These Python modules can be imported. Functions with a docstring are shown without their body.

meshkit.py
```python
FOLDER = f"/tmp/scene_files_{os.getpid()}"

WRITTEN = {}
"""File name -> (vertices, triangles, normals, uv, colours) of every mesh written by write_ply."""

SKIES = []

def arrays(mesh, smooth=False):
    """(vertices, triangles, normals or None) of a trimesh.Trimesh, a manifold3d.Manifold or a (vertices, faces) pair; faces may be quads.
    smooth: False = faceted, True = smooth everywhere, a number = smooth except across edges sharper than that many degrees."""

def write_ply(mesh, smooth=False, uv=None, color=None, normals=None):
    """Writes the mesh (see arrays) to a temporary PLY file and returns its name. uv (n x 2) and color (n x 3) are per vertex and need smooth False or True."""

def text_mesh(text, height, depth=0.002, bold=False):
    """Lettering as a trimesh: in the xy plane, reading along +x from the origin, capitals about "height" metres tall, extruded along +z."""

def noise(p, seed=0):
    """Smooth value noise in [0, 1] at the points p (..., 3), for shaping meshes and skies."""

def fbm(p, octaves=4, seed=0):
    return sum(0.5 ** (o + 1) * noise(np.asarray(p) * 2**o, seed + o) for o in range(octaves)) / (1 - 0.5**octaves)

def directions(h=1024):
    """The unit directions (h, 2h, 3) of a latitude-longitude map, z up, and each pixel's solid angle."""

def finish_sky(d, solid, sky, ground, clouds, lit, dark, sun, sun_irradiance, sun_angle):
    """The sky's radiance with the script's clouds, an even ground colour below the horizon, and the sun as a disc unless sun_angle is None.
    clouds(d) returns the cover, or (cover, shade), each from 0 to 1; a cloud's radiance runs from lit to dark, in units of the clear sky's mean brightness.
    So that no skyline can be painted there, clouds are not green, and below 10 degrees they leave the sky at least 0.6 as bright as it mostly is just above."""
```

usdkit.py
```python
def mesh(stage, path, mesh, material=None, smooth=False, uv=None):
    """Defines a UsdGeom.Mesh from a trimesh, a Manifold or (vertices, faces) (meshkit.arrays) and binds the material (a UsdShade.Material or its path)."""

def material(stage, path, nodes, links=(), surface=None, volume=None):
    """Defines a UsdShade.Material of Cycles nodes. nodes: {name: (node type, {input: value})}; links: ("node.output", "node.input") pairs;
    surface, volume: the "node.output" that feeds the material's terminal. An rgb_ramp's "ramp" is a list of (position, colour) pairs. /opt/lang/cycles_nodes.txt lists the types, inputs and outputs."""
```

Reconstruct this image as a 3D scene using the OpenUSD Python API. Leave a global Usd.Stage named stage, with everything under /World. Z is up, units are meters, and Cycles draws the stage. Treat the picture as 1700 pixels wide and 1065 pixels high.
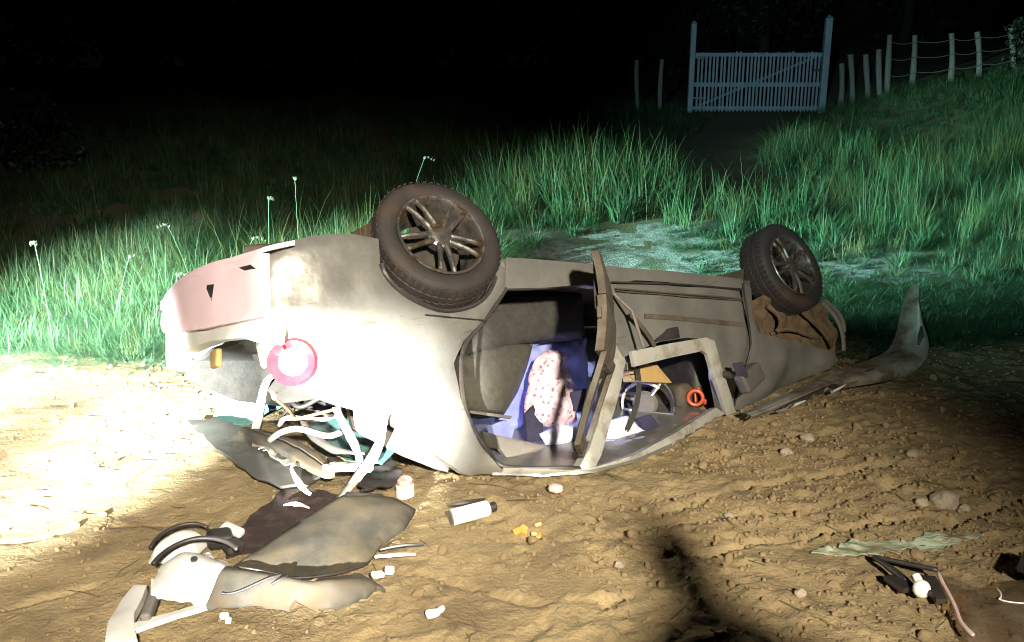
import sys
sys.path.insert(0, '/opt/lang')
import math, random
import numpy as np
import trimesh, usdkit, meshkit
from scipy.spatial import Delaunay
from scipy.spatial.transform import Rotation
from shapely.geometry import Polygon, Point
from shapely import contains_xy
from pxr import Usd, UsdGeom, UsdLux, UsdShade, Gf, Sdf, Vt

random.seed(7)
rng = np.random.default_rng(7)
stage = Usd.Stage.CreateInMemory()
UsdGeom.SetStageUpAxis(stage, 'Z')
UsdGeom.Xform.Define(stage, '/World')
UsdGeom.Scope.Define(stage, '/World/Looks')

# ------------------------------------------------------------------ camera, sky, lamps
cam = UsdGeom.Camera.Define(stage, '/World/camera')
cam.CreateHorizontalApertureAttr(36.0)
cam.CreateFocalLengthAttr(29.47)
cam.AddTranslateOp().Set(Gf.Vec3d(0, 0, 1.697))
cam.AddRotateXOp().Set(90 - 13.93)
cam.CreateExposureAttr(0.0)

sky = usdkit.material(stage, '/World/Looks/night_sky', {
    's': ('sky_texture', {'sky_type': 'single_scattering', 'sun_disc': False, 'sun_elevation': 0.35, 'sun_rotation': -1.2}),
    'b': ('background_shader', {'strength': 0.00016})}, [('s.color', 'b.color')], surface='b.background')
dome = UsdLux.DomeLight.Define(stage, '/World/sky')
UsdShade.MaterialBindingAPI.Apply(dome.GetPrim()).Bind(sky)
dome.GetPrim().SetCustomDataByKey('kind', 'structure')


def headlamp(name, loc, target, intensity, angle, soft, color, radius=0.06):
    """Small bright source with a soft-edged beam: vehicle headlamps and added fills."""
    l = UsdLux.SphereLight.Define(stage, '/World/' + name)
    l.CreateRadiusAttr(radius)
    l.CreateIntensityAttr(intensity)
    l.CreateNormalizeAttr(True)
    l.CreateColorAttr(Gf.Vec3f(*color))
    s = UsdLux.ShapingAPI.Apply(l.GetPrim())
    s.CreateShapingConeAngleAttr(angle)
    s.CreateShapingConeSoftnessAttr(soft)
    m = Gf.Matrix4d(1)
    m.SetLookAt(Gf.Vec3d(*loc), Gf.Vec3d(*target), Gf.Vec3d(0, 0, 1))
    l.AddTransformOp().Set(m.GetInverse())


headlamp('headlamp', (-2.6, -2.6, 1.8), (-3.5, 5.4, 0.12), 34000, 6.8, 1.0, (0.92, 1.0, 0.96))
headlamp('headlamp_001', (-2.4, -2.6, 1.8), (-2.05, 4.8, 0.20), 33000, 6.7, 1.0, (0.94, 1.0, 0.96))
headlamp('headlamp_002', (-0.9, -2.6, 1.0), (-0.74, 3.3, 0.40), 16000, 5.8, 1.0, (1.0, 0.99, 0.94))
headlamp('headlamp_003', (-6.6, 4.3, 1.5), (2.6, 9.9, 1.0), 7000, 16, 1.0, (0.52, 1.0, 0.80), 0.1)
headlamp('headlamp_004', (-6.6, 4.7, 1.5), (4.4, 8.8, 0.5), 7000, 10, 1.0, (0.52, 1.0, 0.95), 0.1)
headlamp('headlamp_005', (-1.4, -2.6, 2.2), (5.6, 17.0, 2.4), 1700, 12, 1.0, (0.60, 0.95, 1.0), 0.1)  # added cool fill that lifts the gate, not a vehicle's lamp
headlamp('headlamp_006', (1.1, -3.0, 3.7), (-0.85, 3.5, 0.0), 2400, 27, 1.0, (1.0, 0.90, 0.73), 0.14)
headlamp('headlamp_008', (-1.4, -2.6, 2.2), (4.7, 8.2, 0.6), 800, 8, 1.0, (0.56, 1.0, 0.92), 0.1)  # added cool fill for the shadowed verge beyond the car's front
headlamp('headlamp_007', (-6.6, 4.3, 1.5), (-2.2, 7.0, 0.4), 4600, 20, 1.0, (0.60, 1.0, 0.88), 0.1)  # added wide fill that brightens the left verge

# ------------------------------------------------------------------ helpers
names = {}


def numbered(parent, name):
    k = (str(parent), name)
    n = names.get(k, 0)
    names[k] = n + 1
    return name if n == 0 else f'{name}_{n:03d}'


def tag(p, label=None, cat=None, group=None, kind=None):
    for k, v in (('label', label), ('category', cat), ('group', group), ('kind', kind)):
        if v:
            p.SetCustomDataByKey(k, v)
    return p


class Thing:
    def __init__(self, name, base, label, cat, group=None):
        self.path = '/World/' + numbered('/World', name)
        self.base = np.array(base, float)
        x = UsdGeom.Xform.Define(stage, self.path)
        x.AddTranslateOp().Set(Gf.Vec3d(*map(float, base)))
        self.prim = tag(x.GetPrim(), label, cat, group)

    def part(self, name, mesh, mat, smooth=35, parent=None, label=None):
        """mesh in world metres; parent: a part's path for a sub-part."""
        up = parent or self.path
        path = up + '/' + numbered(up, name)
        m = joined(mesh)
        m.apply_translation(-self.base)
        u = usdkit.mesh(stage, path, m, M[mat], smooth)
        if label:
            tag(u.GetPrim(), label)
        return path


def single(name, mesh, mat, label=None, cat=None, group=None, kind=None, smooth=35):
    path = '/World/' + numbered('/World', name)
    u = usdkit.mesh(stage, path, joined(mesh), M[mat], smooth)
    tag(u.GetPrim(), label, cat, group, kind)
    return u


def joined(mesh):
    if isinstance(mesh, (list, tuple)):
        mesh = trimesh.util.concatenate([m for m in mesh])
    return mesh.copy()


def fill(poly, res):
    """Even triangulation of an outline with points inside."""
    pg = Polygon(poly) if not isinstance(poly, Polygon) else poly
    if not pg.is_valid:
        pg = pg.buffer(0)
        if pg.geom_type != 'Polygon':
            pg = max(pg.geoms, key=lambda g: g.area)
    rings = [pg.exterior] + list(pg.interiors)
    pts = []
    for r in rings:
        c = np.array(r.coords)
        for a, b in zip(c[:-1], c[1:]):
            n = max(1, int(np.ceil(np.linalg.norm(b - a) / res)))
            pts += [a + (b - a) * k / n for k in range(n)]
    x0, y0, x1, y1 = pg.bounds
    inner = pg.buffer(-res * 0.55)
    gx, gy = np.meshgrid(np.arange(x0, x1, res), np.arange(y0, y1, res * 0.87))
    gx = gx + (np.arange(gx.shape[0]) % 2)[:, None] * res / 2
    ins = np.stack([gx.ravel(), gy.ravel()], 1)
    if not inner.is_empty:
        ins = ins[contains_xy(inner, ins[:, 0], ins[:, 1])]
        pts = np.vstack([pts, ins])
    pts = np.array(pts)
    t = Delaunay(pts).simplices
    c = pts[t].mean(1)
    a, b, d = pts[t[:, 0]], pts[t[:, 1]], pts[t[:, 2]]
    area = (b[:, 0] - a[:, 0]) * (d[:, 1] - a[:, 1]) - (b[:, 1] - a[:, 1]) * (d[:, 0] - a[:, 0])
    t = t[contains_xy(pg, c[:, 0], c[:, 1]) & (abs(area) > 1e-9)]
    flip = area[contains_xy(pg, c[:, 0], c[:, 1]) & (abs(area) > 1e-9)] < 0
    t[flip] = t[flip][:, ::-1]
    return pts, t


def shell(poly, fn, thick, res=0.05, rim=0.0):
    """Sheet metal: outline (u, v) -> fn(u, v) -> points, with thickness vector 'thick'; rim rolls the edge back by rim metres."""
    p, t = fill(poly, res)
    front = fn(p[:, 0], p[:, 1])
    back = front + np.asarray(thick, float)
    e = np.sort(np.vstack([t[:, [0, 1]], t[:, [1, 2]], t[:, [2, 0]]]), 1)
    de = np.vstack([t[:, [0, 1]], t[:, [1, 2]], t[:, [2, 0]]])
    _, idx, cnt = np.unique(e, axis=0, return_index=True, return_counts=True)
    be = de[idx[cnt == 1]]
    n = len(p)
    if rim:
        eb = np.unique(be)
        front = front.copy()
        front[eb] += np.asarray(thick, float) / np.linalg.norm(thick) * rim
    f = np.vstack([t, t[:, ::-1] + n, np.stack([be[:, 1], be[:, 0], be[:, 0] + n], 1), np.stack([be[:, 1], be[:, 0] + n, be[:, 1] + n], 1)])
    return trimesh.Trimesh(np.vstack([front, back]), f, process=False)


def tube(pts, r, sides=8, smooth_n=0):
    p = np.array(pts, float)
    if smooth_n:
        s = np.linspace(0, 1, len(p))
        from scipy.interpolate import CubicSpline
        q = np.linspace(0, 1, smooth_n)
        rr = np.interp(q, s, r) if np.ndim(r) else r
        p = CubicSpline(s, p)(q)
        r = rr
    r = np.broadcast_to(np.asarray(r, float), (len(p),))
    t = np.gradient(p, axis=0)
    t /= np.linalg.norm(t, axis=1, keepdims=True) + 1e-12
    a = np.cross(t, np.where(np.abs(t[:, 2:]) < 0.9, [0, 0, 1.0], [1.0, 0, 0]))
    a /= np.linalg.norm(a, axis=1, keepdims=True) + 1e-12
    b = np.cross(t, a)
    ang = np.arange(sides) * 2 * np.pi / sides
    v = p[:, None] + r[:, None, None] * (np.cos(ang)[None, :, None] * a[:, None] + np.sin(ang)[None, :, None] * b[:, None])
    n = len(p)
    i, j = np.meshgrid(np.arange(n - 1), np.arange(sides), indexing='ij')
    q = np.stack([i * sides + j, i * sides + (j + 1) % sides, (i + 1) * sides + (j + 1) % sides, (i + 1) * sides + j], -1).reshape(-1, 4)
    f = [q[:, [0, 1, 2]], q[:, [0, 2, 3]]]
    V = np.vstack([v.reshape(-1, 3), p[:1], p[-1:]])
    k = np.arange(sides)
    c0, c1 = n * sides, n * sides + 1
    f.append(np.stack([np.full(sides, c0), (k + 1) % sides, k], 1))
    f.append(np.stack([np.full(sides, c1), (n - 1) * sides + k, (n - 1) * sides + (k + 1) % sides], 1))
    return trimesh.Trimesh(V, np.vstack(f), process=False)


def bar(pts, w, h, n=20, up=(0, 0, 1), rough=0.0):
    """Pressed-steel strip of rectangular section w x h (per point) along pts."""
    from scipy.interpolate import CubicSpline
    p = np.array(pts, float)
    s0, s1 = np.linspace(0, 1, len(p)), np.linspace(0, 1, n)
    c = CubicSpline(s0, p)(s1)
    w, h = (np.interp(s1, s0, np.broadcast_to(np.asarray(a, float), (len(p),))) for a in (w, h))
    t = np.gradient(c, axis=0)
    t /= np.linalg.norm(t, axis=1, keepdims=True)
    a = np.cross(t, up); a /= np.linalg.norm(a, axis=1, keepdims=True) + 1e-9
    b = np.cross(a, t)
    sec = np.array([(-.5, -.35), (-.38, -.5), (.38, -.5), (.5, -.35), (.5, .35), (.38, .5), (.1, .5), (.06, .25), (-.06, .25), (-.1, .5), (-.38, .5), (-.5, .35)])
    v = c[:, None] + a[:, None] * (sec[None, :, 0] * w[:, None])[..., None] + b[:, None] * (sec[None, :, 1] * h[:, None])[..., None]
    if rough:
        v = v + rough * (meshkit.fbm(v * 25, 3, 5)[..., None] - .5)
    k = len(sec)
    i, j = np.meshgrid(np.arange(n - 1), np.arange(k), indexing='ij')
    q = np.stack([i * k + j, i * k + (j + 1) % k, (i + 1) * k + (j + 1) % k, (i + 1) * k + j], -1).reshape(-1, 4)
    V = np.vstack([v.reshape(-1, 3), c[:1], c[-1:]])
    e = np.arange(k)
    f = np.vstack([q[:, [0, 1, 2]], q[:, [0, 2, 3]], np.stack([np.full(k, n * k), (e + 1) % k, e], 1), np.stack([np.full(k, n * k + 1), (n - 1) * k + e, (n - 1) * k + (e + 1) % k], 1)])
    return trimesh.Trimesh(V, f, process=False)


def jag(poly, amp, step=0.03, seed=3):
    """The outline with a snapped, ragged edge."""
    r = np.random.default_rng(seed)
    c = np.array(list(poly) + [poly[0]], float)
    out = []
    for a, b in zip(c[:-1], c[1:]):
        n = max(1, int(np.linalg.norm(b - a) / step))
        for k in range(n):
            out.append(a + (b - a) * k / n + (r.normal(0, amp, 2) if k else 0))
    return out


def revolve(profile, center, axis, sides=48):
    """profile (r, h) list turned about axis."""
    pr = np.array(profile, float)
    m = trimesh.creation.revolve(pr, sections=sides)
    z = np.array(axis, float) / np.linalg.norm(axis)
    m.apply_transform(trimesh.geometry.align_vectors([0, 0, 1], z))
    m.apply_translation(center)
    return m


def rbox(size, r=0.01, center=(0, 0, 0), rot=None):
    s = np.array(size, float) / 2
    r = min(r, s.min() * 0.95)
    pts = []
    for sx in (-1, 1):
        for sy in (-1, 1):
            for sz in (-1, 1):
                o = trimesh.creation.icosphere(1, r)
                pts.append(o.vertices + np.array([sx, sy, sz]) * (s - r))
    m = trimesh.convex.convex_hull(np.vstack(pts))
    if rot is not None:
        m.apply_transform(trimesh.transformations.euler_matrix(*rot))
    m.apply_translation(center)
    return m


# ------------------------------------------------------------------ materials
M = {}


def mat(name, c1, c2=None, scale=8.0, rough=0.5, rough2=None, metallic=0.0, bump=0.0, bscale=None, dirt=None, dirt_scale=3.0, dirt_at=(0.5, 0.7), spec=0.5, coord='object', stretch=None, coat=0.0, dirt_max=1.0):
    c2 = c2 or c1
    n = {'tc': ('geometry', {}) if coord == 'world' else ('texture_coordinate', {}),
         'n': ('noise_texture', {'scale': scale, 'detail': 6.0, 'roughness': 0.62}),
         'r': ('rgb_ramp', {'ramp': [(0.3, c1), (0.7, c2)]}),
         'p': ('principled_bsdf', {'roughness': rough, 'metallic': metallic, 'coat_weight': coat, 'specular_ior_level': spec})}
    src = 'tc.position' if coord == 'world' else 'tc.object'
    if stretch:
        n['mp'] = ('mapping', {'scale': stretch[0], 'rotation': stretch[1]})
        L = [(src, 'mp.vector'), ('mp.vector', 'n.vector')]
        src = 'mp.vector'
    else:
        L = [(src, 'n.vector')]
    L.append(('n.fac', 'r.fac'))
    col = 'r.color'
    if dirt:
        n['dn'] = ('noise_texture', {'scale': dirt_scale, 'detail': 8.0, 'roughness': 0.65})
        n['dr'] = ('map_range', {'from_min': dirt_at[0], 'from_max': dirt_at[1], 'to_min': 0.0, 'to_max': dirt_max, 'clamp': True})
        n['dm'] = ('mix_color', {'b': dirt})
        L += [(src, 'dn.vector'), ('dn.fac', 'dr.value'), ('dr.result', 'dm.fac'), (col, 'dm.a')]
        col = 'dm.result'
        n['rr'] = ('mix_float', {'a': rough, 'b': 0.9})
        L += [('dr.result', 'rr.fac'), ('rr.result', 'p.roughness')]
    L.append((col, 'p.base_color'))
    if bump:
        n['bn'] = ('noise_texture', {'scale': bscale or scale * 4, 'detail': 6.0, 'roughness': 0.6})
        n['b'] = ('bump', {'strength': 1.0, 'distance': bump})
        L += [(src, 'bn.vector'), ('bn.fac', 'b.height'), ('b.normal', 'p.normal')]
    M[name] = usdkit.material(stage, '/World/Looks/' + name, n, L, surface='p.BSDF')


MUD = (0.17, 0.115, 0.06)
mat('shelf_shadow_brown', (0.011, 0.0055, 0.005), (0.026, 0.014, 0.011), 26, 0.98, dirt=(0.05, 0.033, 0.018), dirt_at=(0.52, 0.7), dirt_scale=14, bump=0.004, bscale=90)  # reddish brown that paints the parcel shelf's cast shadow
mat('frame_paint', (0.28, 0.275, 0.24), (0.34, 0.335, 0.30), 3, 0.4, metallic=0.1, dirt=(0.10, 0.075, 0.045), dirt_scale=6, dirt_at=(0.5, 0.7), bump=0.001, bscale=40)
M['paint'] = usdkit.material(stage, '/World/Looks/paint', {
    'tc': ('texture_coordinate', {}), 'n': ('noise_texture', {'scale': 4.5, 'detail': 9.0, 'roughness': 0.68}), 'mp': ('mapping', {'scale': (3.0, 3.0, 26.0), 'rotation': (0.35, 0.25, 0.1)}), 'sn': ('noise_texture', {'scale': 1.6, 'detail': 6.0, 'roughness': 0.55}),
    'fn': ('noise_texture', {'scale': 60.0, 'detail': 4.0}), 'dr': ('map_range', {'from_min': 0.40, 'from_max': 0.82, 'to_min': 0.0, 'to_max': 0.7, 'clamp': True}), 'sr': ('map_range', {'from_min': 0.62, 'from_max': 0.70, 'to_min': 0.0, 'to_max': 0.45, 'clamp': True}),
    'sp': ('map_range', {'from_min': 0.66, 'from_max': 0.74, 'to_min': 0.0, 'to_max': 0.25, 'clamp': True}),
    'm1': ('mix_color', {'a': (0.25, 0.246, 0.228), 'b': (0.185, 0.170, 0.138)}), 'm2': ('mix_color', {'b': (0.05, 0.042, 0.032)}), 'm3': ('mix_color', {'b': (0.07, 0.052, 0.032)}),
    'mx': ('math', {'math_type': 'maximum'}), 'rg': ('map_range', {'from_min': 0.0, 'from_max': 0.8, 'to_min': 0.28, 'to_max': 0.5, 'clamp': True}), 'me': ('map_range', {'from_min': 0.0, 'from_max': 0.8, 'to_min': 0.62, 'to_max': 0.42, 'clamp': True}),
    'bn': ('noise_texture', {'scale': 7.0, 'detail': 3.0}), 'b': ('bump', {'distance': 0.006}), 'p': ('principled_bsdf', {'coat_weight': 0.3})},
    [('tc.object', 'n.vector'), ('tc.object', 'mp.vector'), ('mp.vector', 'sn.vector'), ('tc.object', 'fn.vector'), ('n.fac', 'dr.value'), ('sn.fac', 'sr.value'), ('fn.fac', 'sp.value'), ('dr.result', 'm1.fac'), ('m1.result', 'm2.a'), ('sr.result', 'm2.fac'),
     ('m2.result', 'm3.a'), ('sp.result', 'm3.fac'), ('m3.result', 'p.base_color'), ('dr.result', 'mx.value1'), ('sr.result', 'mx.value2'), ('mx.value', 'rg.value'), ('mx.value', 'me.value'), ('rg.result', 'p.roughness'), ('me.result', 'p.metallic'),
     ('tc.object', 'bn.vector'), ('bn.fac', 'b.height'), ('b.normal', 'p.normal')], surface='p.BSDF')
mat('muddy_paint', (0.19, 0.182, 0.158), (0.25, 0.24, 0.21), 3, 0.4, metallic=0.2, dirt=(0.07, 0.05, 0.029), dirt_at=(0.44, 0.60), dirt_scale=4.5, bump=0.002, bscale=40)
mat('shaded_door_paint', (0.075, 0.07, 0.058), (0.12, 0.113, 0.092), 5, 0.5, dirt=(0.06, 0.042, 0.026), dirt_at=(0.42, 0.6), dirt_scale=4)  # darker copy of the car paint, puts shade into the open door's colour
mat('white_paint', (0.42, 0.42, 0.405), (0.50, 0.50, 0.485), 6, 0.35, dirt=MUD, dirt_at=(0.6, 0.8), dirt_scale=6, dirt_max=0.6)
mat('bumper_plastic', (0.56, 0.42, 0.47), (0.62, 0.48, 0.53), 5, 0.45, dirt=MUD, dirt_at=(0.6, 0.85), dirt_max=0.6)
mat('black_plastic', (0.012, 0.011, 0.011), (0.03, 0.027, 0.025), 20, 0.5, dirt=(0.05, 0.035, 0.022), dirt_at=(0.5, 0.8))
mat('tyre_rubber', (0.012, 0.0095, 0.009), (0.022, 0.017, 0.016), 14, 0.75, dirt=(0.05, 0.033, 0.02), dirt_at=(0.50, 0.72), dirt_scale=4, dirt_max=0.8, bump=0.002, bscale=60)
mat('alloy', (0.26, 0.25, 0.235), (0.36, 0.35, 0.33), 10, 0.25, metallic=0.9, dirt=(0.07, 0.05, 0.03), dirt_at=(0.42, 0.58), dirt_scale=8)
mat('dark_alloy', (0.03, 0.026, 0.02), (0.06, 0.05, 0.04), 10, 0.6, metallic=0.2)
mat('mud', (0.07, 0.046, 0.023), (0.13, 0.088, 0.046), 12, 0.95, bump=0.02, bscale=22)
mat('underbody', (0.035, 0.03, 0.024), (0.09, 0.07, 0.045), 9, 0.8, bump=0.006, bscale=25)
mat('dark_cloth', (0.022, 0.021, 0.018), (0.04, 0.037, 0.03), 30, 0.95, bump=0.003, bscale=70)
mat('grey_cloth', (0.035, 0.033, 0.025), (0.06, 0.055, 0.043), 25, 0.95, bump=0.004, bscale=60)
mat('trim_grey', (0.10, 0.095, 0.085), (0.15, 0.142, 0.127), 6, 0.7, dirt=MUD, dirt_at=(0.5, 0.75), dirt_max=0.5)
mat('mirror_shell', (0.05, 0.048, 0.043), (0.075, 0.07, 0.062), 9, 0.55)
mat('boot_cloth', (0.013, 0.012, 0.010), (0.026, 0.024, 0.021), 14, 0.95, bump=0.006, bscale=40)
mat('headliner_cloth', (0.22, 0.205, 0.19), (0.28, 0.262, 0.245), 8, 0.9, bump=0.003)
mat('blue_cloth', (0.16, 0.19, 0.42), (0.30, 0.34, 0.62), 5, 0.85, bump=0.012, bscale=9)
mat('white_cloth', (0.50, 0.52, 0.72), (0.66, 0.68, 0.84), 5, 0.8, bump=0.01, bscale=9)
mat('navy_cloth', (0.012, 0.012, 0.03), (0.03, 0.03, 0.07), 8, 0.9, bump=0.008, bscale=14)
mat('foam_yellow', (0.30, 0.19, 0.065), (0.38, 0.25, 0.10), 9, 0.9, bump=0.006)
mat('red_plastic', (0.50, 0.012, 0.02), (0.58, 0.03, 0.04), 8, 0.2, coat=0.5)
mat('lamp_clear', (0.75, 0.62, 0.62), (0.80, 0.72, 0.72), 8, 0.15, coat=0.5)
mat('orange_plastic', (0.72, 0.25, 0.05), (0.80, 0.36, 0.10), 18, 0.3)
mat('red_ring', (0.42, 0.06, 0.025), (0.52, 0.10, 0.045), 18, 0.3)
mat('chrome', (0.6, 0.6, 0.6), (0.68, 0.68, 0.68), 10, 0.18, metallic=0.9)
mat('panel_grey', (0.024, 0.022, 0.017), (0.038, 0.035, 0.027), 5, 1.0, spec=0.1, dirt=(0.055, 0.043, 0.026), dirt_at=(0.44, 0.68), dirt_scale=5, bump=0.0012, bscale=260)
mat('skirt_grey', (0.028, 0.027, 0.022), (0.055, 0.052, 0.042), 6, 0.6, dirt=(0.06, 0.045, 0.027), dirt_at=(0.42, 0.62), dirt_scale=7, spec=0.3)
mat('dusty_glass', (0.04, 0.04, 0.036), (0.065, 0.065, 0.058), 6, 0.3, dirt=(0.2, 0.16, 0.1), dirt_at=(0.55, 0.8))
mat('teal_glass', (0.10, 0.24, 0.24), (0.16, 0.34, 0.32), 14, 0.12, coat=0.6)
mat('green_plastic', (0.13, 0.165, 0.10), (0.44, 0.50, 0.38), 11, 0.25, bump=0.006, bscale=40, stretch=((1, 4.0, 1), (0, 0, -0.25)), dirt=(0.16, 0.115, 0.06), dirt_at=(0.5, 0.62), dirt_scale=5)
mat('bone_white', (0.74, 0.72, 0.64), (0.8, 0.78, 0.72), 16, 0.4)
mat('pink_plastic', (0.52, 0.36, 0.33), (0.6, 0.44, 0.4), 20, 0.5)
mat('stone_grey', (0.20, 0.165, 0.115), (0.34, 0.29, 0.21), 20, 0.9, bump=0.01, bscale=50)
mat('wood_post', (0.10, 0.10, 0.10), (0.17, 0.167, 0.165), 9, 0.9, bump=0.01, stretch=((8, 8, 1.5), (0, 0, 0)))
mat('gate_paint', (0.12, 0.165, 0.21), (0.18, 0.235, 0.29), 5, 0.6, dirt=(0.12, 0.13, 0.13), dirt_at=(0.5, 0.8), dirt_max=0.7)
mat('wire', (0.10, 0.10, 0.10), (0.14, 0.13, 0.12), 9, 0.6)
mat('bark', (0.02, 0.017, 0.014), (0.04, 0.033, 0.027), 14, 0.95, bump=0.02)
mat('soil', (0.19, 0.142, 0.070), (0.30, 0.228, 0.118), 3.2, 0.95, coord='world', bump=0.012, bscale=55, dirt=(0.115, 0.078, 0.038), dirt_at=(0.48, 0.66), dirt_scale=2.6, dirt_max=0.75)
mat('verge_soil', (0.045, 0.05, 0.022), (0.09, 0.085, 0.04), 2.0, 0.95, coord='world', bump=0.02, bscale=30)
mat('gravel', (0.10, 0.12, 0.12), (0.36, 0.40, 0.40), 34, 0.9, coord='world', bump=0.03, bscale=45, dirt=(0.05, 0.06, 0.035), dirt_at=(0.42, 0.60), dirt_scale=2.6)
mat('clod', (0.21, 0.145, 0.068), (0.36, 0.265, 0.14), 30, 0.95, bump=0.004, bscale=120)

M['cabin_lens'] = usdkit.material(stage, '/World/Looks/cabin_lens', {'e': ('emission', {'color': (.6, .68, 1.0), 'strength': 1.5})}, surface='e.emission')
# patterned cloth: pink ground with small pale and dark marks
M['pink_cloth'] = usdkit.material(stage, '/World/Looks/pink_cloth', {
    'tc': ('texture_coordinate', {}), 'v': ('voronoi_texture', {'scale': 34.0}), 'n': ('noise_texture', {'scale': 22.0, 'detail': 4.0}),
    'r': ('rgb_ramp', {'ramp': [(0.0, (0.30, 0.16, 0.2)), (0.22, (0.36, 0.2, 0.25)), (0.3, (0.66, 0.52, 0.56)), (1.0, (0.72, 0.6, 0.64))]}),
    'r2': ('rgb_ramp', {'ramp': [(0.42, (1, 1, 1)), (0.62, (0.72, 0.62, 0.72))]}), 'm': ('mix_color', {'blend_type': 'multiply', 'fac': 1.0}),
    'bn': ('noise_texture', {'scale': 10.0, 'detail': 5.0}), 'b': ('bump', {'distance': 0.02}), 'p': ('principled_bsdf', {'roughness': 0.9})},
    [('tc.object', 'v.vector'), ('tc.object', 'n.vector'), ('v.distance', 'r.fac'), ('n.fac', 'r2.fac'), ('r.color', 'm.a'), ('r2.color', 'm.b'), ('m.result', 'p.base_color'),
     ('tc.object', 'bn.vector'), ('bn.fac', 'b.height'), ('b.normal', 'p.normal')], surface='p.BSDF')


def leaf_mat(name, a, b, trans=0.35):
    M[name] = usdkit.material(stage, '/World/Looks/' + name, {
        'o': ('object_info', {}), 'g': ('geometry', {}), 'n': ('noise_texture', {'scale': 0.9, 'detail': 3.0}),
        'ad': ('math', {'math_type': 'multiply_add', 'value2': 0.55}), 'isl': ('math', {'math_type': 'multiply', 'value2': 0.45}),
        'r': ('rgb_ramp', {'ramp': [(0.25, a), (0.75, b)]}),
        'p': ('principled_bsdf', {'roughness': 0.55}), 't': ('translucent_bsdf', {}), 'mx': ('mix_closure', {'fac': trans})},
        [('g.position', 'n.vector'), ('g.random_per_island', 'isl.value1'), ('n.fac', 'ad.value1'), ('isl.value', 'ad.value3'), ('ad.value', 'r.fac'), ('r.color', 'p.base_color'),
         ('r.color', 't.color'), ('p.BSDF', 'mx.closure1'), ('t.BSDF', 'mx.closure2')], surface='mx.closure')


leaf_mat('grass_blade', (0.042, 0.105, 0.045), (0.15, 0.27, 0.12))
leaf_mat('weed_leaf', (0.05, 0.115, 0.06), (0.17, 0.27, 0.16))
leaf_mat('dry_blade', (0.10, 0.115, 0.04), (0.22, 0.20, 0.09))
leaf_mat('leaf', (0.016, 0.028, 0.016), (0.04, 0.06, 0.034))
mat('seed_head', (0.06, 0.07, 0.045), (0.11, 0.115, 0.08), 30, 0.8)
# smoky see-through lens
M['lens'] = usdkit.material(stage, '/World/Looks/lens', {
    't': ('transparent_bsdf', {'color': (0.86, 0.81, 0.74)}), 'gl': ('glossy_bsdf', {'roughness': 0.15, 'color': (0.9, 0.9, 0.9)}),
    'd': ('diffuse_bsdf', {'color': (0.30, 0.26, 0.21)}), 'n': ('noise_texture', {'scale': 9.0, 'detail': 6.0}), 'r': ('map_range', {'from_min': 0.4, 'from_max': 0.7, 'to_min': 0.08, 'to_max': 0.28, 'clamp': True}),
    'tc': ('texture_coordinate', {}), 'm1': ('mix_closure', {}), 'm2': ('mix_closure', {'fac': 0.07})},
    [('tc.object', 'n.vector'), ('n.fac', 'r.value'), ('r.result', 'm1.fac'), ('t.BSDF', 'm1.closure1'), ('d.BSDF', 'm1.closure2'), ('m1.closure', 'm2.closure1'), ('gl.BSDF', 'm2.closure2')], surface='m2.closure')



# ------------------------------------------------------------------ the ground
def verge_line(x):
    return np.where(x < 0, 5.75 - 0.02 * x, 5.75 + 0.22 * x) + 0.25 * (meshkit.noise(np.stack([x * 1.3, x * 0 + 3.1, x * 0], -1)) - 0.5)


def track_x(y):
    return 1.7 + (y - 9.5) * 0.40


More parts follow.
